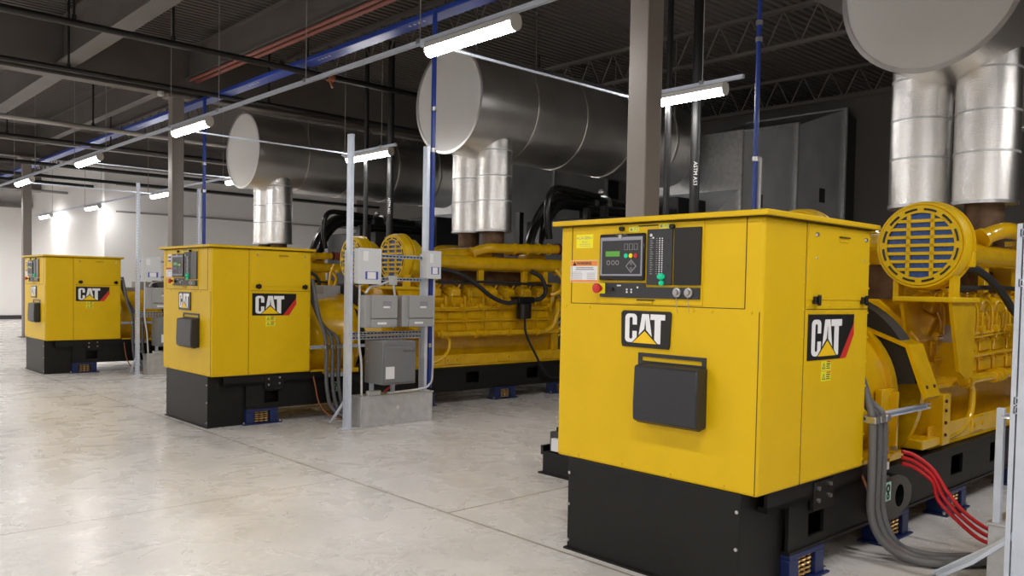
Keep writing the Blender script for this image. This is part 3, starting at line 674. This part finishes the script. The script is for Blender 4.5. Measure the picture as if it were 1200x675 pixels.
    MB().tube([(5.04, .06, 1.47), (5.2, .02, 1.50), (5.32, .04, 1.62), (5.28, .1, 1.82), (5.15, .2, 1.92)], .034, 10, 6).build('black_hose', 'rubber', g)
    MB().tube([(4.9, .06, 1.19), (4.92, .04, .95), (5.1, .0, .62), (5.25, -.02, .40), (5.4, -.02, .28), (5.62, .0, .25)], .018, 8, 6).build('drain_tube', 'rubber', g)
    # --- air cleaners
    for side in (-1, 1):
        yc = .72+side*.50; x0 = 2.58; zc = 2.025; R = .315
        ac = MB().lathe((x0, yc, zc), (1, 0, 0), [(0, .02), (0, R-.03), (-.015, R-.012), (-.015, R), (.03, R+.012), (.09, R+.012), (.10, R-.004), (.15, R-.004), (.16, R-.02), (.30, R-.055), (.44, .16), (.60, .11)], 56, close=False).build('air_cleaner', 'yellow', g)
        # blue filter behind grille
        MB().cyl((x0-.004, yc, zc), (x0-.002, yc, zc), R-.05, n=40).build('filter_media', 'bluefilter', ac)
        # grille as a plate of bars
        gr = MB(); t0, t1 = x0-.022, x0-.004
        ro = R-.035; ri = R-.075
        gr.lathe((x0-.022, yc, zc), (1, 0, 0), [(0, ri), (0, R-.02), (.018, R-.02), (.018, ri)], 48, close=False)
        rows = 8; zs = [zc-ri+2*ri*(i)/rows for i in range(rows+1)]
        half = lambda z_: sqrt(max(ri*ri-(z_-zc)**2, 0))
        for z_ in zs[1:-1]:
            hh = half(z_)+.004; gr.box(t0, t1, yc-hh, yc+hh, z_-.0115, z_+.0115)
        for yy in (-.085, .085):
            hh = half(zc+yy)+.0; gr.box(t0, t1, yc+yy-.013, yc+yy+.013, zc-hh, zc+hh)
        gr.build('grille', 'yellow', ac)
        sl = MB()
        for i in range(12):
            a0 = 2*pi*(i+.18)/12; a1 = 2*pi*(i+.82)/12; rm = ri+.026
            pts = [(x0-.0225, yc+rm*cos(a0+(a1-a0)*k/5), zc+rm*sin(a0+(a1-a0)*k/5)) for k in range(6)]
            sl.tube(pts, .0085, 5, 0)
        tag(sl.build('grille_slots', 'ink', ac), kind='stuff')
        MB().lathe((x0+.12, yc, zc), (1, 0, 0), [(0, R-.006), (0, R+.02), (.02, R+.02), (.02, R-.006)], 48, close=False).build('clamp_band', 'yellow', ac)
        MB().box(x0+.10, x0+.16, yc+side*.0-.33 if side < 0 else yc+.27, yc-.27 if side < 0 else yc+.33, zc-.16, zc-.05).build('clamp_latch', 'yellow', ac, bev=.006)
        # shelf + gussets
        sh = MB().box(2.42, 2.95, yc-.30, yc+.13, 1.607, 1.645).build('cleaner_shelf', 'yellow', g, bev=.008)
        for yy in (yc-.26, yc+.08):
            MB().prism([(2.46, 1.61), (2.93, 1.61), (2.93, 1.06), (2.80, 1.04), (2.66, 1.10), (2.56, 1.35)], 'y', yy-.012, yy+.012).build('gusset', 'yengine', sh, smooth=False)
        MB().box(2.90, 2.95, yc-.27, yc+.1, 1.04, 1.61).build('back_plate', 'yengine', sh)
        [MB().box(2.60, 2.70, yy, yy+.04, 1.645, 1.80).build('saddle', 'yellow', sh) for yy in (yc-.24, yc+.16)]
        if side < 0: MB().box(2.895, 2.90, yc-.14, yc-.04, 1.30, 1.43).build('data_plate', 'knob', sh)
        MB().tube([(2.5, yc+.36, 1.95), (2.46, yc+.42, 1.75), (2.46, yc+.42, 1.3), (2.5, yc+.40, 1.1)], .02, 8, 5).build('breather_pipe', 'yengine', g)
    # strut bracket carrying the conduits
    MB().box(1.24, 2.26, -.012, .018, .865, .872).box(1.24, 2.26, -.012, .018, .895, .902).box(1.24, 2.26, .012, .018, .865, .902).build('conduit_bracket', 'strut', g)
    return g
G = make_generator()
tag(G, 'nearest yellow diesel generator, with a yellow label on its control cabinet', 'generator', 'yellow generator sets')
for k, lab in ((1, 'middle yellow diesel generator of the row, behind the equipment rack'), (2, 'farthest yellow diesel generator of the row, at far left')):
    c = copy_tree(G, None, (0, S[k], 0), skip=('name_label',)); c['label'] = lab
    bl = MB().box(-.0015, .001, 1.185, 1.275, 1.890, 1.985).build('name_label', 'white', c)
    MB().box(-.0022, -.001, 1.188, 1.272, 1.893, 1.918).box(-.0022, -.001, 1.188, 1.272, 1.935, 1.960).build('label_band', 'labelblue', bl)

# ------------------------------------------------------------------ exhaust silencers
def silencer():
    t = empty('exhaust_silencer'); R = .78; zc = 4.42; x0, x1 = 3.88, 9.2; yc = .72
    MB().lathe((x0, yc, zc), (1, 0, 0), [(.01, R-.01), (0, R), (x1-x0, R), (x1-x0+.42, R*.62), (x1-x0+.44, .02)], 72, close=False).build('shell', 'alu', t)
    MB().lathe((x0, yc, zc), (-1, 0, 0), [(-.01, .0), (.0, .0), (.004, R-.02), (-.02, R-.015)], 72, close=False).build('end_plate', 'aluend', t)
    MB().lathe((x0, yc, zc), (1, 0, 0), [(-.012, R-.03), (-.012, R+.012), (.05, R+.012), (.05, R-.005)], 72, close=False).build('rim', 'alu', t)
    for x_ in (5.0, 6.1, 7.3, 8.5): MB().lathe((x_, yc, zc), (1, 0, 0), [(0, R-.002), (0, R+.006), (.05, R+.006), (.05, R-.002)], 72, close=False).build('band', 'alu', t)
    for s in (-1, 1):
        py = yc+s*.292; px = 4.56
        rp = MB().lathe((px, py, 2.50), (0, 0, 1), [(0, .14), (0, .272), (1.75, .272)], 48, close=False).build('exhaust_riser', 'stucco', t)
        for z_ in (2.95, 3.32, 3.70): MB().lathe((px, py, z_), (0, 0, 1), [(0, .27), (0, .2745), (.02, .2745), (.02, .27)], 48, close=False).build('riser_band', 'galv', rp)
        MB().lathe((px, py, 2.495), (0, 0, 1), [(0, .26), (0, .278), (.03, .278), (.03, .265)], 48, close=False).build('riser_collar', 'steel', rp)
        MB().lathe((px, py, 2.275), (0, 0, 1), [(0, .165), (.25, .165)], 32).build('exhaust_stub', 'rustshade', t)
    for x_ in (5.0, 8.5):
        for s in (-1, 1): MB().cyl((x_, yc+s*.70, zc+.3), (x_, yc+s*.70, ZD), .010, n=8).build('hanger_rod', 'steel', t)
    return t
sA = silencer(); tag(sA, 'nearest aluminium clad exhaust silencer, cut by the top right picture edge', 'silencer', 'exhaust silencers over the generators')
for k, lab in ((1, 'middle aluminium clad exhaust silencer, behind the brightest strip light'), (2, 'farthest aluminium clad exhaust silencer, left of the rack post')):
    c = copy_tree(sA, None, (0, S[k], 0)); c['label'] = lab

# ------------------------------------------------------------------ radiators (black, with top hoses) and ducts
def radiator():
    t = empty('radiator')
    MB().box(6.5, 8.15, -.30, 1.74, .10, 2.85).build('core_housing', 'radi', t, bev=.02)
    MB().box(8.15, 9.0, -.36, 1.80, .0, 3.30).build('fan_shroud', 'radi', t, bev=.02)
    for x_, y_ in ((6.30, -.28), (6.30, 1.70), (6.42, .2)): MB().box(x_, x_+.10, y_, y_+.10, 0, 3.0).build('frame_post', 'radi', t)
    MB().tube([(5.45, .50, 2.24), (5.50, .50, 2.42), (5.70, .50, 2.80), (6.05, .55, 3.08), (6.6, .60, 3.14), (8.2, .60, 3.10)], .15, 20, 6).build('coolant_elbow', 'blackgloss', t)
    MB().lathe((5.45, .50, 2.215), (.08, 0, .99), [(0, .2), (.05, .2), (.05, .15)], 24).build('elbow_flange', 'steel', t)
    MB().tube([(5.56, .22, 2.44), (5.50, .22, 2.9), (5.62, .22, 3.22), (6.0, .25, 3.26), (6.8, .30, 3.22)], .055, 12, 5).build('vent_pipe', 'blackgloss', t)
    MB().tube([(6.5, .25, 2.95), (7.2, .25, 2.98), (8.2, .25, 2.96)], .10, 14, 3).build('return_pipe', 'blackgloss', t)
    for x_ in (6.9, 7.25): MB().lathe((x_, .60, 3.13), (1, 0, 0), [(0, .15), (0, .18), (.06, .18), (.06, .15)], 20).build('pipe_clamp', 'steel', t)
    MB().ball((7.05, .45, 3.33), .06).build('relief_valve', 'steel', t)
    MB().box(6.75, 7.05, -.33, -.28, 2.55, 2.75).box(7.45, 7.6, -.33, -.28, 2.55, 2.72).build('rating_plate', 'knob', t)
    MB().box(6.55, 6.95, -.33, -.28, 2.25, 2.42).build('junction_cover', 'enclosure', t)
    return t
rA = radiator(); rA['label'] = 'black radiator of the nearest generator, hidden beyond the right edge'
rA.location = (0, S[1], 0); tag(rA, 'black radiator with thick pipes behind the nearest cabinet, beside the taupe column', 'radiator', 'black radiators')
c = copy_tree(rA, None, (0, S[2]-S[1], 0)); c['label'] = 'black radiator with thick pipes beyond the rack, below the farthest silencer'

def duct(dy, lab):
    t = empty('air_duct', (0, dy, 0)); tag(t, lab, 'duct', 'sheet metal air ducts')
    y0, y1 = -.5, 1.9
    def face(poly, nm, m='duct'):
        MB().prism(poly, 'y', y0, y1).build(nm, m, t, smooth=False)
    face([(9.05, 0), (9.85, 0), (9.85, 3.58), (9.05, 3.05)], 'transition')
    face([(9.9, 0.0), (11.9, 0.0), (11.9, 5.06), (9.9, 4.64)], 'plenum')
    face([(11.97, 0.0), (14.0, 0.0), (14.0, 5.72), (11.97, 5.08)], 'riser')
    face([(14.07, 0), (14.58, 0), (14.58, 5.6), (14.07, 5.6)], 'louver_box', 'ductdark')
    for x_, zt in ((9.875, 4.68), (11.935, 5.12), (14.035, 5.76)): MB().box(x_-.035, x_+.035, y0-.05, y1+.05, 0, zt).build('flange', 'galv', t)
    MB().box(10.6, 10.68, y0-.006, y0, 3.3, 3.55).build('access_tag', 'ductdark', t); MB().box(12.95, 13.2, y0-.006, y0, 3.6, 3.9).build('access_tag', 'ductdark', t)
    return t
duct(S[1], 'grey sheet metal duct behind the nearest cabinet, right of the blue pipe')
duct(S[2], 'grey sheet metal duct beyond the middle exhaust risers')

# ------------------------------------------------------------------ equipment racks
def rack(k, lab):
    t = empty('equipment_rack', (0, S[k]-(.025 if k == 0 else 0), 0)); tag(t, lab, 'rack', 'channel racks beside the generators')
    def chan(x, y, z0, z1, nm='post'):
        p = MB()
        w, d, th = .041, .082, .004
        d = -d; th = .004; poly = [(x-w/2, y-d/2), (x-w/2+.011, y-d/2), (x-w/2+.011, y-d/2-.007), (x-w/2+th, y-d/2-.007), (x-w/2+th, y+d/2+th), (x+w/2-th, y+d/2+th), (x+w/2-th, y-d/2-.007), (x+w/2-.011, y-d/2-.007), (x+w/2-.011, y-d/2), (x+w/2, y-d/2), (x+w/2, y+d/2), (x-w/2, y+d/2)]
        o = p.prism(poly, 'z', z0, z1).build(nm, 'strut', t, smooth=False)
        if k < 2: return o
        s_ = MB()
        z = z0+.05
        while z < z1-.05: s_.box(x-w/2-.0006, x-w/2+.002, y-.006, y+.008, z, z+.028); z += .05
        tag(s_.build('post_slots', 'ink', o, smooth=False), kind='stuff')
        return o
    for x_ in (1.245, 2.315):
        zb_ = .012 if x_ < 2 else .376
        chan(x_, -.85, zb_, 3.36); MB().box(x_-.07, x_+.07, -.89, -.78, zb_-.012, zb_).build('foot_plate', 'strut', t)
        MB().box(x_-.02, x_+.02, -.80, -.775, zb_, 2.05).build('back_channel', 'strut', t)
    for z_ in (2.0, 1.73, 1.09, 1.04):
        o = MB().box(1.225, 2.335, -.83, -.79, z_-.02, z_-.014).box(1.225, 2.335, -.83, -.79, z_+.014, z_+.02).box(1.225, 2.335, -.796, -.79, z_-.02, z_+.02).build('crossbar', 'strut', t)
        s_ = MB(); x = 1.28
        while x < 2.3: s_.box(x, x+.030, -.798, -.7955, z_-.007, z_+.007); x += .05
        tag(s_.build('crossbar_slots', 'ink', o, smooth=False), kind='stuff')
    MB().tube([(1.25, -.82, .36), (1.25, -.6, .15), (1.28, -.42, .02)], .02, 6, 0).build('brace', 'strut', t)
    return t
rl = ['equipment rack at the right picture edge, only its left post in view', 'equipment rack standing between the middle generator and the camera', 'equipment rack beside the farthest generator, partly behind the middle cabinet']
for k in range(3): rack(k, rl[k])
def trough(k, lab):
    t = empty('wire_trough', (0, S[k], 0)); tag(t, lab, 'trough', 'galvanised floor troughs')
    MB().box(1.40, 2.44, -.88, -.66, .0, .345).build('body', 'galv', t, bev=.004)
    MB().box(1.39, 2.45, -.89, -.65, .345, .36).build('cover', 'galv', t, bev=.003)
    MB().cyl((1.92, -.88, .20), (1.92, -.885, .20), .022, n=14).build('knockout', 'white', t)
    MB().box(1.405, 1.41, -.89, -.88, .0, .345).build('corner_flange', 'galv', t)
for k, l in enumerate(['galvanised trough on the floor at the right picture edge', 'galvanised trough on the floor under the middle rack', 'galvanised trough on the floor behind the middle cabinet']): trough(k, l)

def small_box(k, x0, x1, z0, z1, lab):
    t = empty('control_box', (x0-.02, S[k]-.895, z0)); tag(t, lab, 'box', 'light grey control boxes on the racks'); W_, H_ = x1-x0, z1-z0
    MB().box(0, W_, -.09, .0, 0, H_).build('body', 'enclosurelight', t, bev=.006)
    MB().box(-.004, W_+.004, -.098, -.09, -.004, H_+.004).build('cover', 'enclosurelight', t, bev=.003)
    lb = MB().box(W_*.30, W_*.86, -.1, -.098, .05, .14).build('label', 'labelblue', t); MB().box(W_*.38, W_*.76, -.101, -.099, .055, .135).build('label_field', 'white', lb)
    MB().box(W_*.20, W_*.42, -.1, -.098, H_-.14, H_-.03).build('sticker', 'white', t)
def breaker(k, x0, x1, z0, z1, lab):
    t = empty('breaker_enclosure', (x0-.03, S[k]-.90, z0)); tag(t, lab, 'enclosure', 'grey breaker enclosures on the racks'); W_, H_ = x1-x0, z1-z0
    MB().box(0, W_, -.12, .0, 0, H_).build('body', 'enclosure', t, bev=.006)
    MB().box(W_*.2, W_, -.145, -.12, H_*.28, H_+.002).build('door', 'enclosure', t, bev=.006)
    MB().box(W_*.2, W_, -.140, -.12, 0, H_*.25).build('lower_cover', 'enclosure', t, bev=.006)
    MB().box(W_*.54, W_*.8, -.1465, -.145, H_*.66, H_*.82).build('rating_label', 'inkgrey', t); MB().box(W_*.55, W_*.75, -.1467, -.145, H_*.60, H_*.66).build('name_strip', 'white', t)
    MB().box(W_*.38, W_*.66, -.1415, -.14, H_*.09, H_*.16).build('lower_label', 'white', t)
def transformer(k, lab):
    t = empty('transformer', (1.50, S[k]-.90, .515)); tag(t, lab, 'transformer', 'dark grey transformers on the racks')
    MB().box(0, .46, -.27, .11, 0, .50).build('case', 'enclosuredark', t, bev=.008)
    MB().box(.015, .445, -.285, -.27, .025, .44).build('front_cover', 'enclosuredark', t, bev=.006)
    MB().box(.03, .15, -.287, -.285, .07, .21).build('data_plate', 'white', t)
    text_into(MB(), 'Hammond', .040, (.35, -.287, .385), (1, 0, 0), (0, 0, 1)).build('badge_lettering', 'ink', t, smooth=False, fix=False)
    for x_ in (.06, .36): MB().box(x_, x_+.04, .06, .10, -.155, 0).build('bracket', 'strut', t)
    for z_ in (.1, .25, .4): MB().cyl((0, .05, z_), (-.006, .05, z_), .010, n=8).build('screw', 'steel', t)
for k, w in ((1, 'middle'), (2, 'farthest')):
    small_box(k, 1.295, 1.60, 1.67, 2.07, f'light grey control box at the upper left of the {w} rack')
    small_box(k, 2.26, 2.47, 1.75, 2.08, f'light grey control box at the upper right of the {w} rack')
    breaker(k, 1.37, 1.81, 1.17, 1.54, f'grey breaker enclosure on the left of the {w} rack')
    breaker(k, 1.89, 2.34, 1.17, 1.54, f'grey breaker enclosure on the right of the {w} rack')
    tag(MB().box(1.78, 1.90, S[k]-.86, S[k]-.79, 1.66, 1.77).build('junction_box', 'galv', bev=.006), f'small junction box between the control boxes of the {w} rack', 'box')
    # light conduits
    for nm, pts in (('lower left', [(1.42, -.86, .375), (1.38, -.91, .75), (1.34, -.92, 1.0), (1.335, -.925, 1.4), (1.335, -.93, 1.655)]),
                    ('curved upper', [(1.40, -.95, 1.56), (1.47, -.94, 1.63), (1.62, -.91, 1.66), (1.765, -.88, 1.71)]),
                    ('central', [(1.845, -.86, 1.66), (1.86, -.87, 1.5), (1.85, -.87, 1.3), (1.85, -.86, 1.15)]),
                    ('right hand', [(2.40, -.93, 1.75), (2.40, -.92, 1.2), (2.40, -.92, .6), (2.36, -.918, .45), (2.2, -.915, .40), (1.75, -.90, .385)])):
        tag(MB().tube([(x, y+S[k], z) for x, y, z in pts], .014, 10, 6).build('light_conduit', 'conduitlight'), f'thin pale conduit, {nm} run on the {w} rack', 'conduit')
    tag(MB().box(1.50, 1.68, S[k]-.88, S[k]-.82, .36, .42).build('conduit_body', 'galv', bev=.01), f'galvanised conduit fitting on top of the {w} trough', 'fitting')
    for j in range(2):
        tag(MB().tube([(2.0-.1*j, S[k]-.62, .36), (2.05, S[k]-.60+.05*j, .42), (2.25-.05*j, S[k]-.58+.05*j, .55), (2.28-.05*j, S[k]-.58+.05*j, .85), (2.2, S[k]-.5, .95-.1*j)], .012, 8, 6).build('red_cable', 'redcable'), f'red cable looping behind the transformer of the {w} rack, {"outer" if j else "inner"} one', 'cable')
for k, l in enumerate(['dark grey transformer beside the right picture edge', 'dark grey transformer hanging on the middle rack', 'dark grey transformer behind the middle cabinet edge']): transformer(k, l)
tag(MB().box(1.40, 1.44, -.72, -.68, .36, 1.02).build('short_post', 'strut', bev=.003), 'short channel post standing on the trough at the right edge', 'post')
tag(MB().tube([(1.42, -.74, .97), (1.40, -.70, .975), (1.7, -.86, 1.0)], .012, 8, 0).build('strut_bolt', 'steel'), 'bolt rod joining the short post at the right edge', 'rod')

# ------------------------------------------------------------------ conduits and cables to each set
for k, w in ((0, 'nearest'), (1, 'middle'), (2, 'farthest')):
    for j, nm in enumerate(('inner', 'centre', 'outer')):
        xc = (1.245+.08*j) if k == 0 else (1.43+.085*j)
        if k == 0: pts = [[(1.268, .04, 1.13), (1.265, -.005, 1.0)], [(1.268, .095, 1.10), (1.30, .03, .97)], [(1.268, .16, 1.15), (1.345, .075, 1.03), (1.39, .01, .95)]][j]
        else: pts = [[(1.265, .03, 1.72), (1.285, .02, 1.62), (1.34, -.005, 1.28), (1.41, -.035, 1.04)], [(1.265, .09, 1.66), (1.32, .075, 1.50), (1.395, .05, 1.20), (1.49, -.02, 1.03)], [(1.265, .15, 1.60), (1.34, .14, 1.42), (1.46, .09, 1.14), (1.58, -.01, 1.01)]][j]
        pts = pts+[(xc, -.045, .86), (xc, -.05, .50), (xc+.01, -.075 if k else -.05, .30), (xc+.045, -.10, .15-.01*j), (xc+.12, -.22+.02*j, .05), (xc+.22, -.40+.02*j, .034), (1.76+.085*j, -.63, .05)]
        c = tag(MB().tube([(x, y+S[k], z) for x, y, z in pts], .024, 12, 6).build('flexible_conduit', 'conduit'), f'grey flexible conduit from the {w} cabinet to its trough, {nm} of three', 'conduit', 'grey conduits beside the cabinets')
        MB().box(xc-.033, xc+.033, S[k]-.08, S[k]-.014, .862, .905).build('clamp', 'steel', c, bev=.006)
    pts = [(1.30, .05, .55), (1.30, -.02, .40), (1.33, -.06, .2), (1.40, -.2, .06), (1.55, -.45, .02), (1.9, -.63, .02)]
    tag(MB().tube([(x, y+S[k], z) for x, y, z in pts], .009, 8, 6).build('ground_cable', 'orangecable'), f'thin brown ground cable beside the {w} cabinet', 'cable', 'brown ground cables')
for j in range(3):
    o = .040*j
    pts = [(1.82, .0, .612-.040*j), (1.88, -.06, .585-.040*j), (1.93, -.16, .50-o), (1.95, -.25+o*.8, .36-o*.6), (1.97, -.36+o, .24-o*.4), (2.02, -.50+o*.6, .155-o), (2.06, -.64, .165-o)]
    tag(MB().tube(pts, .0135, 10, 6).build('red_cable', 'redcable'), f'red power cable curving from the nearest generator foot to the trough, {["top", "middle", "bottom"][j]} of three', 'cable', 'red cables of the nearest generator')
tag(MB().box(1.97, 2.0, -.35, -.30, .24, .27).build('cable_tie', 'rubber'), 'black tie around the red cables', 'tie')
tag(MB().tube([(1.40, -.80, .31), (1.30, -.40, .01)], .012, 6, 0).build('brace_rod', 'strut'), 'diagonal rod from the trough at right edge down to the floor', 'rod')

# battery rack left of the nearest cabinet
t = empty('battery_rack', (1.40, 2.45, 0)); tag(t, 'black battery stand on the floor behind the left side of the nearest cabinet', 'stand')
MB().box(-.02, .55, -.02, .54, 0, .014).box(0, .5, 0, .5, .17, .20).box(0, .04, 0, .5, .014, .17).box(.46, .5, 0, .5, .014, .17).build('stand_frame', 'black', t)
MB().box(0, .5, .50, .53, .17, .25).build('edge_lip', 'black', t)
for x_ in (.04, .27):
    bt = MB().box(x_, x_+.2, .03, .46, .20, .38).build('battery', 'plastic', t, bev=.01)
    MB().cyl((x_+.05, .4, .38), (x_+.05, .4, .42), .02, n=10).build('terminal', 'rubber', bt); MB().cyl((x_+.15, .4, .38), (x_+.15, .4, .42), .02, n=10).build('terminal', 'rubber', bt)
MB().box(-.002, .04, .26, .40, .22, .33).build('battery_label', 'white', t)

# ------------------------------------------------------------------ roof services
def pipe(nm, p0, p1, rr, m, lab, cat='pipe', group=None, n=14): return tag(MB().cyl(p0, p1, rr, n=n).build(nm, m), lab, cat, group)
pipe('sprinkler_pipe', (XL, 9.42, 4.92), (XW, 9.42, 4.92), .045, 'pipeblack', 'black sprinkler pipe crossing under the wide roof beam at upper left')
pipe('sprinkler_pipe', (XL, 9.95, 5.05), (XW, 9.95, 5.05), .02, 'pipegrey', 'thin grey conduit run beside the nearest black sprinkler pipe')
pipe('sprinkler_pipe', (XL, 12.3, 4.98), (XW, 12.3, 4.98), .04, 'pipeblack', 'black pipe just in front of the middle girder')
for yy, zz, rr, m_, l in ((15.9, 4.72, .05, 'pipegrey', 'pale pipe across the left, first beyond the middle girder'), (18.4, 4.75, .04, 'pipeblack', 'black pipe second beyond the middle girder'), (20.6, 5.0, .03, 'pipegrey', 'thin grey pipe third beyond the middle girder'), (22.4, 4.7, .05, 'pipeblack', 'black pipe in front of the farthest girder'), (25.4, 4.72, .05, 'pipeblack', 'black pipe behind the farthest column'), (28.0, 4.8, .06, 'pipeblack', 'black pipe near the far white wall'), (31.0, 4.8, .05, 'pipegrey', 'pale pipe near the far white wall')):
    pipe('service_pipe', (XL, yy, zz), (4.9 if yy > 26.5 else XW, yy, zz), rr, m_, l)
i = 0
for xx, yy, zz in ((-.7, 9.42, 4.96), (.55, 9.42, 4.96), (2.6, 9.42, 4.96), (.0, 12.3, 5.0), (3.4, 12.3, 5.0), (-.4, 15.9, 4.76), (1.4, 15.9, 4.76), (.4, 18.4, 4.78), (2.5, 18.4, 4.78), (5.6, 9.42, 4.96), (7.6, 9.42, 4.96)):
    i += 1
    nm = {9.42: 'nearest black sprinkler pipe', 12.3: 'black pipe before the middle girder', 15.9: 'pale pipe at left', 18.4: 'second black pipe at left'}[yy]
    side = {-.7: 'leftmost on', .55: 'over the wide beam on', 2.6: 'right of the red pipe on', .0: 'left one on', 3.4: 'right one on', -.4: 'left one on', 1.4: 'right one on', .4: 'left one on', 2.5: 'right one on', 5.6: 'second from right on', 7.6: 'rightmost on'}[xx]
    tag(MB().cyl((xx, yy, zz), (xx, yy, ZD), .018, n=8).cyl((xx, yy, zz-.01), (xx, yy, zz+.06), .032, n=8).build('pipe_hanger', 'pipeblack'), f'black hanger rod, {side} the {nm}', 'hanger', 'pipe hangers')
pipe('red_pipe', (2.41, 2.6, 5.374), (2.41, 13.2, 5.374), .035, 'pipered', 'red oxide pipe along the narrow roof beam')
pipe('red_pipe', (2.29, 2.6, 5.379), (2.29, 13.2, 5.379), .03, 'pipered', 'thinner red oxide pipe beside the narrow roof beam')
# blue header under the roof
t = empty('blue_header', (2.55, 0, 5.0)); tag(t, 'wide blue header running lengthwise under the roof', 'channel')
MB().box(-.11, .11, -2, 34, 0, .07).build('body', 'bluepaint', t, bev=.01)
for yy in (6.3, 8.6, 10.9, 16.3, 19.0):
    for j in range(4): MB().box(-.05, -.02, yy+.10*j, yy+.10*j+.04, -.003, 0).build('stencil_mark', 'stencil', t)
for xx, yy, zb, lab in ((2.41, S[1]-.85, .40, 'vertical blue pipe on the right post of the middle rack'), (2.41, S[2]-.85, .40, 'vertical blue pipe behind the middle cabinet, on the farthest rack')):
    t = empty('blue_pipe', (xx, yy, 0)); tag(t, lab, 'pipe', 'vertical blue pipes')
    MB().cyl((0, 0, zb), (0, 0, 5.0), .030, n=14).build('tube', 'bluepaint', t)
    for z_ in (.9, 3.3, 3.8): MB().cyl((0, 0, z_), (0, 0, z_+.05), .038, n=14).build('clamp', 'steel', t)
t = empty('blue_pipe', (3.02, 1.88, 0)); tag(t, 'vertical blue pipe standing behind the nearest cabinet, right of the column', 'pipe', 'vertical blue pipes')
MB().cyl((0, 0, .0), (0, 0, 4.10), .022, n=14).build('tube', 'bluepaint', t); MB().cyl((0, 0, 4.1), (0, 0, 4.9), .018, n=14).build('upper_tube', 'bluepaint', t)
for z_ in (2.86, 3.95, 4.1): MB().cyl((0, 0, z_), (0, 0, z_+.04), .032, n=14).build('clamp', 'steel', t)
tag(MB().box(3.05, 3.085, 1.85, 1.885, 0, 2.9).build('pipe_support_post', 'duct', bev=.003), 'dark support post beside the blue pipe behind the nearest cabinet', 'post')
# black vertical pipes with stencils
def vpipe(x, y, z0, rr, lab, yel):
    t = empty('vertical_pipe', (x, y, 0)); tag(t, lab, 'pipe', 'vertical black pipes')
    MB().cyl((0, 0, z0), (0, 0, ZD), rr, n=18).build('pipe_run', 'pipeblack', t)
    MB().cyl((0, 0, 0), (0, 0, z0), rr*.9, n=18).build('lower_run', 'yengine', t)
    for zz in (3.15, 3.0, 2.75):
        d = Vector((-.77, -.64, 0)); o = d*(rr+.001); uu = Vector((0, 0, -1)); vv = uu.cross(d)*-1
        text_into(MB(), 'ASTM A53', rr*1.1, (o.x, o.y, zz), (0, 0, -1), tuple(Vector((0, 0, -1)).cross(Vector((-d.x, -d.y, 0)))), lift=.0).build('stencil_lettering', 'stencil', t, smooth=False, fix=False) if zz == 3.15 and rr > .05 else None
    return t
vpipe(5.11, 4.0, 2.55, .062, 'thick black vertical pipe behind the nearest cabinet, under a strip light', 0)
vpipe(5.11, 4.0+S[1], 2.55, .062, 'thick black vertical pipe behind the middle generator, right one of the pair', 0)
vpipe(4.63, 4.08, 2.55, .040, 'thin black vertical pipe close to the right of the nearest column', 0)
vpipe(4.63, 4.08+S[1], 2.55, .040, 'thin black vertical pipe behind the middle generator, left one of the pair', 0)
for xx, yy, zz, l in ((3.0, 9.42, 4.86, 'orange pipe fitting on the black sprinkler pipe, left of the brightest light'), (6.2, 9.42, 4.86, 'orange pipe fitting under the roof, right of the brightest light'), (6.9, 9.42, 4.84, 'hooked orange pipe fitting under the roof, left of the nearest column top')):
    t = empty('pipe_fitting', (xx, yy, zz)); tag(t, l, 'fitting', 'orange pipe fittings')
    MB().lathe((-.05, 0, .06), (1, 0, 0), [(0, .05), (0, .072), (.10, .072), (.10, .05)], 16).build('coupling', 'orangecable', t)
    MB().tube([(0, 0, .0), (.0, -.03, -.05), (.02, -.04, -.11)], .022, 8, 4).build('branch', 'orangecable', t)
t = empty('occupancy_sensor', (1.75, 13.2, 5.04)); tag(t, 'small white sensor under the middle girder, left of the column top', 'sensor')
MB().cyl((0, 0, .04), (0, 0, .0), .05, n=16).build('base', 'lampmetal', t); MB().ball((0, 0, -.01), .06, 16, .7).build('dome', 'lampmetal', t)
# wall conduits on the white inner wall
pipe('wall_conduit', (5.3, 26.95, 4.84), (XW, 26.95, 4.84), .03, 'pipegrey', 'upper horizontal conduit on the white wall')
pipe('wall_conduit', (5.3, 26.95, 3.95), (XW, 26.95, 3.95), .03, 'pipegrey', 'lower horizontal conduit on the white wall')
tag(MB().box(XL, 4.9, YB-.5, YB-.02, 4.55, 4.7).build('trim_1', 'walldark'), kind='structure')

# ------------------------------------------------------------------ view
sc.view_settings.view_transform = 'Standard'; sc.view_settings.look = 'None'; sc.view_settings.gamma = 1; sc.view_settings.use_curve_mapping = False
sc.view_settings.exposure = 0.08
sc.cycles.use_denoising = True
sc.cycles.max_bounces = 8; sc.cycles.diffuse_bounces = 5; sc.cycles.glossy_bounces = 4; sc.cycles.caustics_reflective = False; sc.cycles.caustics_refractive = False
sc.cycles.sample_clamp_indirect = 6
